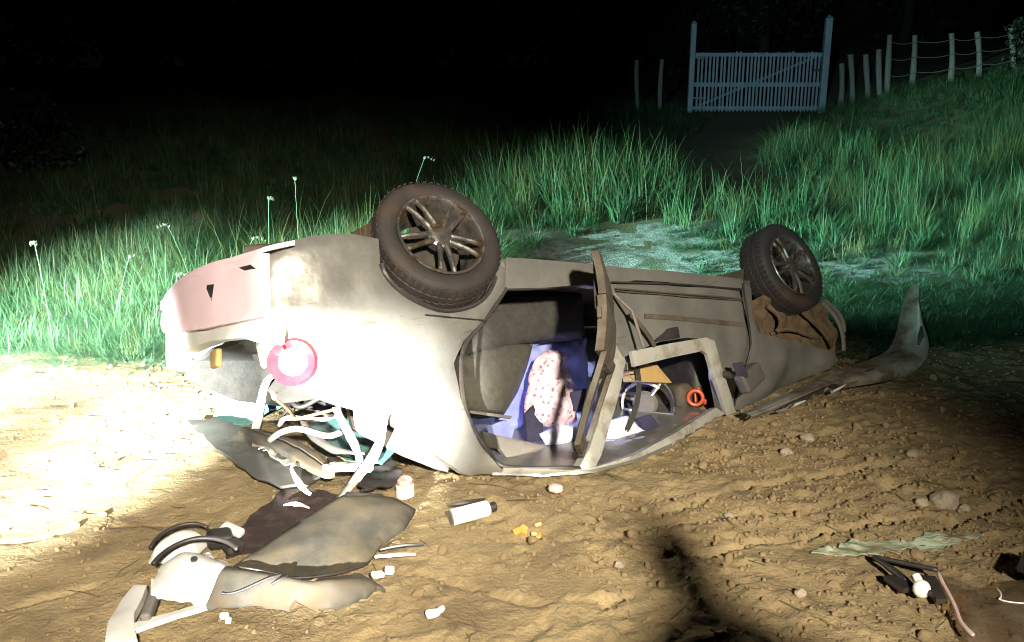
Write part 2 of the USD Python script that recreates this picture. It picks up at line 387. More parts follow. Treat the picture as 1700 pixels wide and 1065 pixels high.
def relief(x, y):
    """Height of the terrain: a level dirt road, then a bank that climbs to the gate."""
    d = np.maximum(y - 7.0, 0)
    z = 0.157 * (np.sqrt(d * d + 1.0) - 1.0) * 1.09
    far = np.maximum(y - 19.0, 0)
    z = z - 0.157 * far * 0.75
    z = z + np.clip(x - 6.3, 0, 8) * 0.2 * np.clip((y - 8) / 10, 0, 1)
    return z


GOUGES = [([(.70, 3.03), (1.237, 3.199), (1.80, 3.39)], .035, .022), ([(.633, 3.362), (1.142, 3.671), (1.9, 3.92)], .03, .025), ([(-1.9, 2.56), (-1.721, 2.703), (-1.55, 2.81)], .022, .014), ([(.30, 2.92), (.804, 3.072)], .028, .02), ([(-.35, 2.89), (.108, 2.664), (.44, 2.722)], .022, .02), ([(1.819, 3.252), (2.4, 3.59)], .03, .024), ([(-2.2, 3.1), (-1.6, 3.3), (-1.2, 3.36)], .014, .02), ([(.2, 3.15), (.7, 3.3), (1.3, 3.42), (2.0, 3.75)], .02, .03)]


def height(x, y):
    x, y = np.asarray(x, float), np.asarray(y, float)
    z = relief(x, y)
    p = np.stack([x, y, np.zeros_like(x)], -1)
    near = np.clip((9 - y) / 3, 0, 1) * np.clip((y + 3) / 3, 0, 1)
    c, s = math.cos(0.30), math.sin(0.30)
    u, v = x * c + y * s, -x * s + y * c
    ruts = meshkit.fbm(np.stack([u * 0.8, v * 4.5, u * 0], -1), 4, 11) - 0.5
    big = meshkit.fbm(p * 2.2, 3, 3) - 0.5
    clods = meshkit.fbm(np.stack([u * 17, v * 24, u * 0], -1), 4, 5)
    clods = np.clip(clods - 0.5, 0, 1) ** 1.0
    pits = np.clip(meshkit.fbm(p * 9.0, 2, 9) - 0.66, 0, 1)
    gouge = 0
    for line, dep, wd in GOUGES:
        for a, b in zip(line[:-1], line[1:]):
            ex, ey = b[0] - a[0], b[1] - a[1]
            t = np.clip(((x - a[0]) * ex + (y - a[1]) * ey) / (ex * ex + ey * ey), 0, 1)
            wob = 0.05 * (meshkit.noise(p * 5.0, 77) - .5)
            dist = np.hypot(x - a[0] - t * ex + wob, y - a[1] - t * ey + wob)
            gouge = np.minimum(gouge, -dep * np.exp(-(dist / wd) ** 2) + .5 * dep * np.exp(-((dist - 2.2 * wd) / wd) ** 2))
    under_car = np.exp(-(((x - 0.1) * 0.8 + (y - 4.2) * 0.6) / 1.5) ** 2 - ((-(x - 0.1) * 0.6 + (y - 4.2) * 0.8) / 0.9) ** 2)
    left = 1 - 0.65 * np.clip((-0.2 - x) / 1.0, 0, 1)
    z = z + near * (0.022 * left * ruts * (1 - 0.6 * under_car) + 0.05 * big * (1 - 0.85 * under_car) + 0.060 * clods * left - 0.10 * pits * left + gouge - 0.020)
    z = z + (1 - near) * 0.25 * (meshkit.fbm(p * 0.35, 3, 21) - 0.5) * np.clip((y - 7) / 4, 0, 1)
    return z


def axis_grid(lo, hi, step, near_lo, near_hi, ratio=1.16):
    a = list(np.arange(near_lo, near_hi, step))
    s, x = step, a[-1]
    while x < hi:
        s = min(s * ratio, 12); x += s; a.append(x)
    s, x, b = step, a[0], []
    while x > lo:
        s = min(s * ratio, 12); x -= s; b.append(x)
    return np.array(b[::-1] + a)


gx = axis_grid(-150, 150, 0.016, -2.9, 3.7)
gy = axis_grid(-60, 6.45, 0.016, 2.2, 6.4, 1.12)
gy = np.concatenate([gy[gy < 6.4], 6.4 + np.cumsum(0.016 * 1.016 ** np.arange(100))])
gy = np.concatenate([gy, gy[-1] + np.cumsum(np.minimum(0.08 * 1.09 ** np.arange(1, 75), 14))])
X, Y = np.meshgrid(gx, gy)
Z = height(X, Y)
verts = np.stack([X, Y, Z], -1).reshape(-1, 3)
nx = len(gx)
i, j = np.meshgrid(np.arange(len(gy) - 1), np.arange(nx - 1), indexing='ij')
q = np.stack([i * nx + j, i * nx + j + 1, (i + 1) * nx + j + 1, (i + 1) * nx + j], -1).reshape(-1, 4)
cx, cy = verts[q].mean(1)[:, 0], verts[q].mean(1)[:, 1]
pn = meshkit.fbm(np.stack([cx * 2.5, cy * 2.5, cx * 0], -1), 3, 31) - 0.5
is_road = (cy < verge_line(cx) + pn * 1.3) & (cy > -9)
tw = 0.85 + pn * 1.2
grav = (~is_road) & (cy > 6.5) & ((np.abs(cx - 2.0 + (cy - 9.3) * 0.1) < 2.8 + pn * 5) & (np.abs(cy - 8.7 - 0.05 * (cx - 1)) < 1.05 + pn * 3.5))
for nm, mask, mt in (('dirt_road', is_road, 'soil'), ('gravel_track', grav, 'gravel'), ('grass_verge', ~is_road & ~grav, 'verge_soil')):
    qq = q[mask]
    used, inv = np.unique(qq, return_inverse=True)
    qq = inv.reshape(-1, 4)
    tri = np.vstack([qq[:, [0, 1, 2]], qq[:, [0, 2, 3]]])
    single(nm, trimesh.Trimesh(verts[used], tri, process=False), mt, kind='structure', smooth=True)


def instancer(name, protos, pts, quats, scales, ids, kind_label):
    """protos: list of (mesh, material)."""
    pi = UsdGeom.PointInstancer.Define(stage, '/World/' + name)
    rel = pi.CreatePrototypesRel()
    for k, (m, mt) in enumerate(protos):
        pth = f'/World/{name}/{kind_label}' + (f'_{k:03d}' if k else '')
        usdkit.mesh(stage, pth, m, M[mt], True)
        rel.AddTarget(pth)
    pi.CreatePositionsAttr(Vt.Vec3fArray.FromNumpy(np.asarray(pts, np.float32)))
    pi.CreateOrientationsAttr(Vt.QuathArray([Gf.Quath(float(a[3]), float(a[0]), float(a[1]), float(a[2])) for a in quats]))
    pi.CreateScalesAttr(Vt.Vec3fArray.FromNumpy(np.asarray(scales, np.float32)))
    pi.CreateProtoIndicesAttr(Vt.IntArray.FromNumpy(np.asarray(ids, np.int32)))
    tag(pi.GetPrim(), kind='stuff')
    return pi


# clods and pebbles on the dirt
def pebble(seed, flat=0.65):
    m = trimesh.creation.icosphere(2, 1.0)
    v = m.vertices
    d = 0.65 + 0.7 * meshkit.fbm(v * 1.3 + seed * 7.1, 3, seed)
    m.vertices = v * d[:, None] * [1.0, 0.85, flat]
    return m


N = 11000
px_ = np.concatenate([rng.uniform(-3.2, 4.2, N // 2), rng.normal(1.4, 0.9, N // 2)])
py_ = np.concatenate([rng.uniform(2.3, 6.6, N // 2), rng.normal(3.5, 0.7, N // 2)])
dens = meshkit.fbm(np.stack([px_ * 2, py_ * 3, px_ * 0], -1), 3, 44)
keep = (py_ < verge_line(px_) + 0.2) & (py_ > 2.2) & (dens > 0.43 - 0.1 * (px_ > 0.3))
px_, py_ = px_[keep], py_[keep]
sz = 0.0035 + 0.010 * rng.random(len(px_)) ** 2.5 + 0.016 * (rng.random(len(px_)) > 0.985)
instancer('clods', [(pebble(k), 'clod') for k in range(1, 6)], np.stack([px_, py_, height(px_, py_) + sz * 0.25], 1),
          Rotation.random(len(px_), rng).as_quat(), np.stack([sz, sz, sz], 1), rng.integers(0, 5, len(px_)), 'clod')


# ------------------------------------------------------------------ grass
def blade(x, y, h, w, lean, az, curl, seg=4):
    t = np.linspace(0, 1, seg + 1)
    d = np.array([math.cos(az), math.sin(az), 0])
    s = np.array([-d[1], d[0], 0])
    c = np.array([x, y, 0]) + np.outer(lean * t + curl * t ** 2.4, d) * h + np.outer(t - 0.35 * (lean + curl) * t ** 2, [0, 0, 1]) * h
    wd = w * (1 - t ** 1.6) + 0.0004
    v = np.vstack([c - wd[:, None] * s, c + wd[:, None] * s])
    n = seg + 1
    f = []
    for k in range(seg):
        f += [[k, k + 1, n + k + 1], [k, n + k + 1, n + k]]
    return v, np.array(f)


def tuft(seed, n, hmin, hmax, rad, w, spread=0.5):
    r = np.random.default_rng(seed)
    V, F, o = [], [], 0
    for _ in range(n):
        a, rr = r.uniform(0, 6.28), rad * math.sqrt(r.random())
        az = a + r.normal(0, 0.8)
        v, f = blade(rr * math.cos(a), rr * math.sin(a), r.uniform(hmin, hmax), w * r.uniform(0.6, 1.3), r.uniform(0.02, spread * 0.5), az, r.uniform(0, spread))
        V.append(v); F.append(f + o); o += len(v)
    return trimesh.Trimesh(np.vstack(V), np.vstack(F), process=False)


tufts = [(tuft(k, 44, 0.25, 1.0, 0.2, 0.006, 1.1), 'grass_blade') for k in range(4)] + [(tuft(20 + k, 46, 0.2, 0.75, 0.24, 0.016, 1.5), 'weed_leaf') for k in range(3)] + [(tuft(40 + k, 24, 0.4, 1.1, 0.2, 0.0045, 0.9), 'dry_blade') for k in range(2)]
P_, S_, I_ = [], [], []


def sow(n, xs, ys, hfun, keepfun, ids):
    x, y = rng.uniform(*xs, n), rng.uniform(*ys, n)
    k = keepfun(x, y)
    x, y = x[k], y[k]
    h = hfun(x, y) * rng.uniform(0.65, 1.2, len(x))
    P_.append(np.stack([x, y, height(x, y) - 0.02], 1))
    S_.append(np.stack([np.maximum(h, 0.32) * rng.uniform(0.9, 1.3, len(x)), np.maximum(h, 0.32), h], 1))
    I_.append(rng.choice(ids, len(x)))


def clump(x, y, s=0.8, seed=51):
    return meshkit.fbm(np.stack([x * s, y * s, x * 0], -1), 3, seed)


off_track = lambda x, y: np.abs(x - track_x(y)) > 0.85 + 0.5 * (clump(x, y, 1.5, 5) - 0.5)
verge = lambda x, y: y > verge_line(x) + 0.7 * (clump(x, y, 2.2, 8) - 0.5)
no_gravel = lambda x, y: ~((np.abs(x - 2.0 + (y - 9.3) * 0.1) < 2.7 + 1.2 * (clump(x, y, 2, 16) - .5)) & (np.abs(y - 8.7 - 0.05 * (x - 1)) < 0.95 + 2.2 * (clump(x, y, 2.5, 6) - 0.5))) | (rng.random(np.shape(x)) < .22)
# left verge beside the hot beam: knee-high, ragged
sow(3800, (-6.5, -0.2), (5.4, 8.8), lambda x, y: 0.22 + 0.50 * clump(x, y, 1.2) * np.clip((y - 5.4) / 1.4, 0.25, 1.2), verge, [0, 1, 2, 3, 4, 5, 6, 7])
# short fringe where grass meets dirt
sow(1500, (-5, 5.5), (5.0, 7.6), lambda x, y: 0.07 + 0.10 * clump(x, y, 2.0), lambda x, y: (y > verge_line(x) - 0.35 + 1.2 * (clump(x, y, 3, 9) - 0.5)), [0, 4, 5, 6])
# the bank
sow(15000, (-9, 13), (8.2, 18.5), lambda x, y: 0.18 + 1.1 * np.clip(clump(x, y, 0.75, 61) - 0.3, 0, 1) * np.clip((y - 8) / 2, 0.3, 1) * np.where(x > 5.0, 0.55, 1.0),
    lambda x, y: off_track(x, y) & no_gravel(x, y) & (clump(x, y, 0.9, 71) > 0.30), [0, 1, 2, 3, 4, 5, 6, 4, 5, 7, 8])
# right-hand rough, short
sow(5200, (1.8, 8.5), (5.8, 9.8), lambda x, y: 0.09 + 0.16 * clump(x, y, 1.6, 13), lambda x, y: verge(x, y) & no_gravel(x, y), [0, 4, 5, 6])
# taller weed clumps that stand out beyond the car
for (cx_, cy_, n, h) in ((0.1, 10.9, 60, 1.25), (0.9, 10.6, 60, 1.25), (1.7, 11.2, 36, 1.15), (-0.5, 10.3, 40, 0.9), (2.75, 10.2, 34, 1.15), (4.5, 10.6, 30, 1.1), (-1.6, 8.6, 60, 1.0), (-2.4, 8.2, 60, 1.0), (-0.9, 8.5, 50, 0.95), (-3.3, 7.6, 30, 0.8), (0.5, 11.6, 50, 1.3), (1.3, 12.0, 50, 1.2), (5.6, 9.9, 60, 0.8), (6.8, 10.4, 60, 0.9), (6.2, 12.0, 60, 1.0), (7.8, 12.5, 60, 1.1), (5.2, 8.3, 40, 0.5), (4.9, 13.2, 40, 1.0)):
    x, y = rng.normal(cx_, 0.38, n), rng.normal(cy_, 0.3, n)
    hh = h * rng.uniform(0.45, 1.0, n)
    P_.append(np.stack([x, y, height(x, y) - 0.02], 1)); S_.append(np.stack([hh * 0.7, hh * 0.7, hh], 1)); I_.append(rng.choice([0, 1, 2, 3, 4, 5, 7, 8], n))
P_, S_, I_ = np.vstack(P_), np.vstack(S_), np.concatenate(I_)
instancer('grass', tufts, P_, Rotation.from_euler('z', rng.uniform(0, 6.28, len(P_))).as_quat(), S_, I_, 'grass_tuft')

# bits of straw and dead stalk trodden into the dirt
n_ = 420
sx_, sy_ = rng.uniform(-2.6, 3.4, n_), rng.uniform(2.4, 6.0, n_)
straws = []
for k in range(3):
    straws.append((tube([(-.5, 0, 0), (-.1, .05 * k, .02), (.5, -.04, .01)], [.012, .014, .008], 5), 'dry_blade' if k else 'mud'))
ls_ = rng.uniform(.04, .16, n_)
instancer('dead_straw', straws, np.stack([sx_, sy_, height(sx_, sy_) + .006], 1), Rotation.from_euler('zy', np.stack([rng.uniform(0, 6.28, n_), rng.normal(0, .12, n_)], 1)).as_quat(), np.stack([ls_, ls_, ls_], 1), rng.integers(0, 3, n_), 'straw')

# single seeding stalks that catch the beam
for (x, y, h, lean, az, what) in ((-3.35, 5.9, 0.78, 0.12, 2.4, 'bent pale seed head at the far left of the verge'), (-3.05, 6.3, 0.62, 0.2, 0.5, 'two-forked pale seed head beside the far left stalk'),
                                  (-2.55, 6.1, 0.52, 0.15, 1.0, 'short star-shaped seed head left of the bright beam'), (-2.62, 6.8, 0.80, 0.25, 2.9, 'bright drooping white seed head above the rear bumper'),
                                  (-2.35, 6.9, 0.66, 0.3, 0.6, 'arching seed head just right of the drooping white one'), (-2.15, 7.3, 0.95, 0.1, 1.4, 'tall straight pale plume behind the rear bumper'),
                                  (-2.0, 7.8, 1.05, 0.08, 1.8, 'tall pale plume second from the left behind the car'), (-1.1, 8.3, 1.15, 0.22, 0.4, 'long thin stalk leaning right near the raised rear wheel')):
    z0 = float(height(x, y))
    d = np.array([math.cos(az), math.sin(az), 0])
    t = np.linspace(0, 1, 9)
    c = np.array([x, y, z0]) + np.outer(lean * t ** 2 * h, d) + np.outer(t * h, [0, 0, 1])
    th = Thing('grass_stalk', (x, y, z0), what, 'grass stalk', None)
    th.part('stem', tube(c, np.linspace(0.0038, 0.0022, 9), 5), 'grass_blade', True)
    hd = []
    for q_ in range(11):
        b0 = c[-1] + (c[-1] - c[-2]) / np.linalg.norm(c[-1] - c[-2]) * (0.008 * q_) + d * (0.0007 * q_ ** 2) - np.array([0, 0, 0.0009 * q_ ** 2])
        o_ = np.array([math.cos(q_ * 2.4), math.sin(q_ * 2.4), 0.9])
        hd.append(tube([b0, b0 + o_ * 0.010, b0 + o_ * 0.020 + d * .004], [0.0018, 0.0042, 0.001], 5))
    th.part('seed_head', hd, 'seed_head', True)

# ------------------------------------------------------------------ gate and fence
zg = float(height(5.0, 18.0))
gz = 1.72
gate = Thing('farm_gate', (5.08, 18.0, gz), 'pale blue-white picket gate between two tall posts', 'gate')
for x, top, w in ((3.70, 3.46, 0.11), (6.44, 3.57, 0.135)):
    z0 = float(height(x, 18.0)) - 0.2
    gp = gate.part('gate_post', [rbox((w, w, top - z0), 0.015, (x, 18.0, (top + z0) / 2))], 'gate_paint')
    gate.part('post_cap', trimesh.creation.cone(w * 0.75, 0.07, sections=4, transform=trimesh.transformations.translation_matrix((x, 18, top)) @ trimesh.transformations.rotation_matrix(math.pi / 4, (0, 0, 1))), 'gate_paint', parent=gp)
for z, h in ((2.86, 0.075), (2.27, 0.085), (1.80, 0.075)):
    gate.part('rail', rbox((2.60, 0.045, h), 0.006, (5.07, 18.03, z)), 'gate_paint')
n = 33
for k in range(n):
    x = 3.84 + k * (6.31 - 3.84) / (n - 1)
    t = 2.90 + random.uniform(-0.03, 0.025); x += random.uniform(-.008, .008)
    gate.part('picket', rbox((0.042, 0.02, t - 1.73), 0.004, (x, 17.992, (t + 1.73) / 2)), 'gate_paint')
gate.part('latch', rbox((.16, .04, .05), .01, (6.30, 17.96, 2.55)), 'black_plastic')
for hz in (2.8, 2.0):
    gate.part('hinge', rbox((.22, .03, .045), .008, (3.84, 17.965, hz)), 'wire')
gate.part('brace', tube([(3.9, 18.07, 1.85), (6.25, 18.07, 2.82)], 0.025, 6), 'gate_paint')

post_px = [(6.75, 6.82, 2.69), (6.97, 7.06, 2.87), (7.33, 7.42, 2.87), (7.54, 7.65, 2.96), (7.72, 7.84, 3.25), (8.23, 8.36, 3.25), (8.93, 9.07, 3.28), (9.51, 9.64, 3.31), (10.24, 10.38, 3.39), (2.6, 2.63, 2.75), (3.09, 3.13, 2.77)]
posts_at = []
where = ['first fence post right of the gate, the shortest one', 'second fence post right of the gate', 'third fence post right of the gate', 'fourth fence post right of the gate, last of the short ones',
         'fifth fence post right of the gate, first of the tall ones', 'sixth fence post right of the gate, leaning left at its top', 'seventh fence post right of the gate', 'eighth fence post right of the gate, wire tied on its right', 'fence post at the right edge, half in leaves', 'dark fence post left of the gate, the farther one', 'dark fence post left of the gate, nearest to it']
for k, (xt, xb, top) in enumerate(post_px):
    yy = 18.0 + 0.05 * (k % 3)
    z0 = float(height(xb, yy)) - 0.2
    t = np.linspace(0, 1, 7)
    bow = 0.05 * np.sin(t * 2.6 + k)
    c = np.stack([xb + (xt - xb) * t ** 1.5 + bow, yy + 0.03 * np.sin(3 * t + k), z0 + (top - z0) * t], 1)
    r_ = 0.062 * (1 - 0.18 * t) * (1 + 0.1 * np.sin(7 * t + k)) * (0.8 if k > 8 else 1.0)
    single('fence_post', tube(c, r_, 9), 'wood_post', 'grey wooden ' + where[k], 'fence post', 'fence posts')
    posts_at.append(c)
for k, zz in enumerate((0.90, 0.66, 0.42)):
    pts = []
    for a, b in zip(posts_at[4:8], posts_at[5:9]):
        p0, p1 = (np.array([np.interp(zz, np.linspace(0, 1, 7), c[:, d]) for d in range(3)]) for c in (a, b))
        for s in np.linspace(0, 1, 8)[:-1]:
            pts.append(p0 + (p1 - p0) * s + [0, -0.07, -0.05 * 4 * s * (1 - s)])
    single('fence_wire', tube(pts, 0.006, 5), 'wire', ['topmost', 'middle', 'lowest'][k] + ' wire strung between the tall fence posts', 'fence wire')


# ------------------------------------------------------------------ trees and bushes in the dark beyond
def crown(cx, cy, cz, rx, ry, rz, n, leaf, seed):
    r = np.random.default_rng(seed)
    blobs = np.array([cx, cy, cz]) + r.normal(0, 0.5, (14, 3)) * [rx, ry, rz]
    b = blobs[r.integers(0, 14, n)]
    d = r.normal(size=(n, 3)); d /= np.linalg.norm(d, axis=1, keepdims=True)
    c = b + d * (r.random((n, 1)) ** 0.4) * np.array([rx, ry, rz]) * 0.45
    q = Rotation.random(n, r).as_matrix()
    s = leaf * r.uniform(0.6, 1.4, (n, 1))
    shp = np.array([[-0.5, 0, 0], [0, -0.28, 0.06], [0.5, 0, 0], [0, 0.28, 0.06]])
    v = c[:, None] + np.einsum('nij,kj->nki', q, shp) * s[:, :, None]
    k = np.arange(n)[:, None] * 4
    f = np.vstack([k + [0, 1, 2], k + [0, 2, 3]])
    return trimesh.Trimesh(v.reshape(-1, 3), f, process=False)


for k, (x, y, h, r_, lab) in enumerate(((-9.5, 36, 6.5, 2.6, 'dark tree beyond the verge at the far left'), (-3.5, 38, 7.5, 3.0, 'dark tree beyond the verge left of the middle'), (2.8, 37, 6.5, 2.6, 'dark tree behind and left of the gate'),
                                        (9.6, 34, 6.0, 2.4, 'dark tree directly behind the short fence posts'), (15.5, 35, 7.0, 3.0, 'dark tree behind the fence at the right edge'))):
    z0 = float(height(x, y))
    t = Thing('dark_tree', (x, y, z0), lab, 'tree')
    tr = [tube([(x, y, z0 - 0.2), (x + 0.1, y, z0 + h * 0.3), (x - 0.1, y + 0.1, z0 + h * 0.6), (x + 0.15, y, z0 + h * 0.9)], [0.22, 0.17, 0.12, 0.04], 9, 12)]
    for a in range(5):
        an = a * 1.3 + k
        tr.append(tube([(x, y, z0 + h * (0.35 + 0.08 * a)), (x + math.cos(an) * r_ * 0.4, y + math.sin(an) * r_ * 0.4, z0 + h * (0.5 + 0.08 * a)), (x + math.cos(an) * r_ * 0.8, y + math.sin(an) * r_ * 0.8, z0 + h * (0.58 + 0.08 * a))], [0.08, 0.05, 0.02], 6, 8))
    t.part('trunk', tr, 'bark')
    t.part('crown', crown(x, y, z0 + h * 0.68, r_ * 1.1, r_ * 1.1, h * 0.36, 5200, 0.22, 100 + k), 'leaf', False)
wood = []
for k in range(26):
    x = -50 + 4 * k + rng.uniform(-1, 1); y = 46 + rng.uniform(-3, 4); h = rng.uniform(8, 11)
    z0 = float(height(x, y))
    wood.append(crown(x, y, z0 + h * .45, 4.2, 3.0, h * .52, 2600, .55, 400 + k))
single('far_wood', wood, 'leaf', kind='stuff', smooth=False)
for k, (x, y, h, r_, lab) in enumerate(((-7.4, 12.5, 1.3, 1.2, 'dark leafy bush low at the far left'), 
                                        (10.9, 17.0, 1.5, 0.9, 'leafy bush climbing the last fence post at the right edge'), (-9.8, 15, 1.9, 1.6, 'dark leafy bush at the left edge'))):
    z0 = float(height(x, y))
    t = Thing('bush', (x, y, z0), lab, 'bush')
    t.part('stem', [tube([(x, y, z0 - 0.1), (x + 0.3 * math.cos(a), y + 0.3 * math.sin(a), z0 + h * 0.5), (x + r_ * 0.6 * math.cos(a), y + r_ * 0.6 * math.sin(a), z0 + h)], [0.03, 0.02, 0.008], 6) for a in (0.3, 1.8, 3.1, 4.6)], 'bark')
    t.part('foliage', crown(x, y, z0 + h * 0.6, r_, r_, h * 0.6, 2600, 0.10, 200 + k), 'leaf', False)

# ------------------------------------------------------------------ the overturned car
# car axes: x forward, y towards its left side (the side we see), z up when it stood on its wheels; CAR() rolls it onto its roof
RC = Rotation.from_euler('ZXY', [0.6425, 2.7945, -0.1754]).as_matrix()
TC = np.array([-0.7944, 4.4627, 1.1623])


def CAR(p, crush=True):
    w = np.asarray(p, float) @ RC.T + TC
    if crush:
        w[:, 2] = np.maximum(w[:, 2], 0.012 + 0.01 * meshkit.noise(w * 9))
    return w


def tocar(m, crush=False):
    m = joined(m)
    m.vertices = CAR(m.vertices, crush)
    return m


RX = [-.9, .0, .32, .55, .79, 1.04, 1.34, 1.82, 2.2, 3.3]
RY = [.56, .50, .536, .713, .825, .853, .814, .69, .675, .66]
RZ = [1.2, 1.37, 1.385, 1.41, 1.408, 1.373, 1.306, 1.176, 1.1, .95]


def ys(x, z):
    """Side of the body: rounded flanks, tumblehome above the belt, roof rail bulged outwards where it was crushed."""
    x, z = np.asarray(x, float), np.asarray(z, float)
    body = .81 - .05 * ((np.minimum(z, .9) - .6) / .4) ** 2
    body = body - np.where(x < -.45, .105 * ((-x - .45) / .4) ** 2, 0)
    a, b = np.interp(x, RX, RY), np.maximum(np.interp(x, RX, RZ), .95)
    return body + np.where(z < .9, 0, (a - body) * np.minimum((z - .9) / (b - .9), 1.2))


def flank(off=0.0, dent=0.008, seed=1):
    def f(x, z):
        d = dent * (meshkit.fbm(np.stack([x * 3.5, z * 3.5, x * 0], -1), 3, seed) - 0.5) * 2
        for dx, dz, r_, a_ in ((.10, .88, .10, -.05), (.16, .93, .035, .02), (1.55, .52, .12, -.02), (1.9, .72, .1, -.03), (2.35, .84, .06, .025), (2.65, .82, .08, -.03), (.3, 1.2, .08, -.02), (-.3, .95, .1, -.015), (.02, .98, .06, .02), (-.1, .80, .16, -.018), (1.15, .60, .16, -.03), (1.75, .60, .2, -.012), (2.5, .90, .16, -.035), (2.2, 1.0, .1, .025), (-.55, .62, .2, -.015)):
            d = d + a_ * np.exp(-((x - dx) ** 2 + (z - dz) ** 2) / r_ ** 2)
        crease = 0.006 * np.exp(-((z - .66 - 0.02 * x) / .02) ** 2)
        return np.stack([x, ys(x, z) + d + off + crease, z], -1)
    return f


def side_panel(poly, thick=0.03, res=0.035, off=0.0, dent=0.008, seed=1, rim=0.006):
    m = shell(poly, flank(off, dent, seed), (0, -thick, 0), res, rim)
    return tocar(m, True)


car = Thing('overturned_car', (0.45, 4.3, 0.0), 'silver hatchback lying wrecked on its roof, wheels in the air', 'car')
quarter = [(-0.772, 0.419), (-0.704, 0.373), (-0.585, 0.338), (-0.429, 0.316), (-0.291, 0.328), (-0.293, 0.45), (-0.253, 0.528), (-0.171, 0.59), (-0.069, 0.631), (0.022, 0.644), (0.149, 0.617), (0.242, 0.552), (0.29, 0.474), (0.325, 0.372), (0.366, 0.375), (0.339, 0.518), (0.282, 0.584), (0.195, 0.685), (0.113, 0.768), (0.083, 0.862), (0.127, 1.019), (0.217, 1.156), (0.338, 1.287), (0.396, 1.359), (0.4, 1.396), (0.29, 1.391), (0.221, 1.363), (0.115, 1.3), (-0.028, 1.21), (-0.218, 1.103), (-0.385, 1.05), (-0.484, 1.024), (-0.58, 0.99), (-0.658, 0.953), (-0.73, 0.923), (-0.777, 0.867), (-0.796, 0.784), (-0.788, 0.725), (-0.779, 0.653)]
qp = Polygon(quarter).buffer(0).difference(Point(-0.675, 0.86).buffer(0.094))
if qp.geom_type != 'Polygon':
    qp = max(qp.geoms, key=lambda g: g.area)
qpath = car.part('rear_quarter_panel', side_panel(qp, 0.05, 0.028, dent=0.011, seed=2, rim=0.01), 'paint')
# dark rubber seal round the rear door opening, and the wheel arch lip
seal = [(0.339, 0.518), (0.282, 0.584), (0.195, 0.685), (0.113, 0.768), (0.083, 0.862), (0.127, 1.019), (0.217, 1.156), (0.338, 1.287), (0.402, 1.348), (0.55, 1.365), (0.72, 1.38)]
sp = np.array([[x + 0.012, float(ys(x, z)) - 0.014, z] for x, z in seal])
car.part('door_seal', tube(CAR(sp), 0.011, 6, 40), 'black_plastic', parent=qpath)
lip = [(-0.293, 0.45), (-0.253, 0.528), (-0.171, 0.59), (-0.069, 0.631), (0.022, 0.644), (0.149, 0.617), (0.242, 0.552), (0.29, 0.474)]
lp = np.array([[x, float(ys(x, z)) - 0.004, z - 0.008] for x, z in lip])
car.part('arch_lip', tube(CAR(lp), 0.011, 6, 40), 'black_plastic', parent=qpath)
groove = np.array([[x, float(ys(x, .665 + .05 * x)) + 0.004, .665 + .05 * x] for x in np.linspace(-0.1, 0.22, 10)])
car.part('panel_seam', tube(CAR(groove), 0.004, 5), 'black_plastic', parent=qpath)

car.part('sill', side_panel([(0.368, 0.363), (0.575, 0.359), (0.88, 0.359), (1.212, 0.359), (1.574, 0.359), (2.053, 0.369), (2.035, 0.429), (1.557, 0.425), (1.196, 0.425), (0.936, 0.481), (0.819, 0.474), (0.551, 0.504), (0.342, 0.516)], 0.07, 0.04, off=-0.008, dent=0.012, seed=3), 'paint', label='mud-stained sill with a bent lip')
door = car.part('front_door', side_panel([(0.991, 0.446), (1.259, 0.437), (1.603, 0.431), (2.001, 0.438), (2.005, 0.581), (2.022, 0.756), (1.982, 0.877), (1.950, 1.028), (1.960, 1.160), (1.865, 1.14), (1.764, 0.959), (1.713, 0.733), (1.514, 0.73), (1.331, 0.753), (1.158, 0.805), (1.074, 0.836), (1.0, 0.739), (0.967, 0.617)], 0.06, 0.03, dent=0.014, seed=4, rim=0.008), 'paint', label='dented front door with a torn window frame')
fr = lambda poly, off, th=0.03, seed=5: side_panel(poly, th, 0.03, off=off, dent=0.006, seed=seed)
car.part('window_frame', fr([(1.095, 0.809), (1.376, 0.765), (1.656, 0.728), (1.723, 0.747), (1.774, 0.893), (1.982, 1.157), (1.889, 1.161), (1.71, 0.943), (1.659, 0.821), (1.62, 0.804), (1.376, 0.841), (1.118, 0.888)], 0.022), 'frame_paint', parent=door)
car.part('rub_strip', fr([(1.231, 0.606), (1.569, 0.615), (1.994, 0.632), (1.997, 0.656), (1.567, 0.642), (1.229, 0.632)], 0.014, 0.02), 'underbody', parent=door)
car.part('handle_recess', fr([(1.256, 0.760), (1.333, 0.715), (1.37, 0.685), (1.443, 0.672), (1.458, 0.732), (1.354, 0.746)], 0.012, 0.02), 'black_plastic', parent=door)
hb = np.array([[1.08, ys(1.08, .62) + .02, .62], [1.13, ys(1.13, .66) + .035, .665], [1.2, ys(1.2, .74) + .035, .735], [1.25, ys(1.25, .77) + .02, .78]])
car.part('torn_edge', tube(CAR(hb), 0.012, 6, 14), 'underbody', parent=door)
for z_, w_ in ((0.488, 0.005), (0.50, 0.003)):
    s_ = np.array([[x, float(ys(x, z_ + 0.01 * x)) + 0.006, z_ + .01 * (x - 1.3)] for x in np.linspace(1.02, 2.0, 12)])
    car.part('lower_crease', tube(CAR(s_), w_, 5), 'underbody', parent=door)
car.part('b_pillar', fr([(0.96, 0.46), (1.03, 0.456), (1.05, 0.738), (1.1, 0.861), (1.044, 0.985), (0.939, 1.165), (0.852, 1.323), (0.791, 1.397), (0.714, 1.397), (0.787, 1.29), (0.865, 1.162), (0.945, 0.983), (0.96, 0.831)], -0.02, 0.06, 6), 'frame_paint')
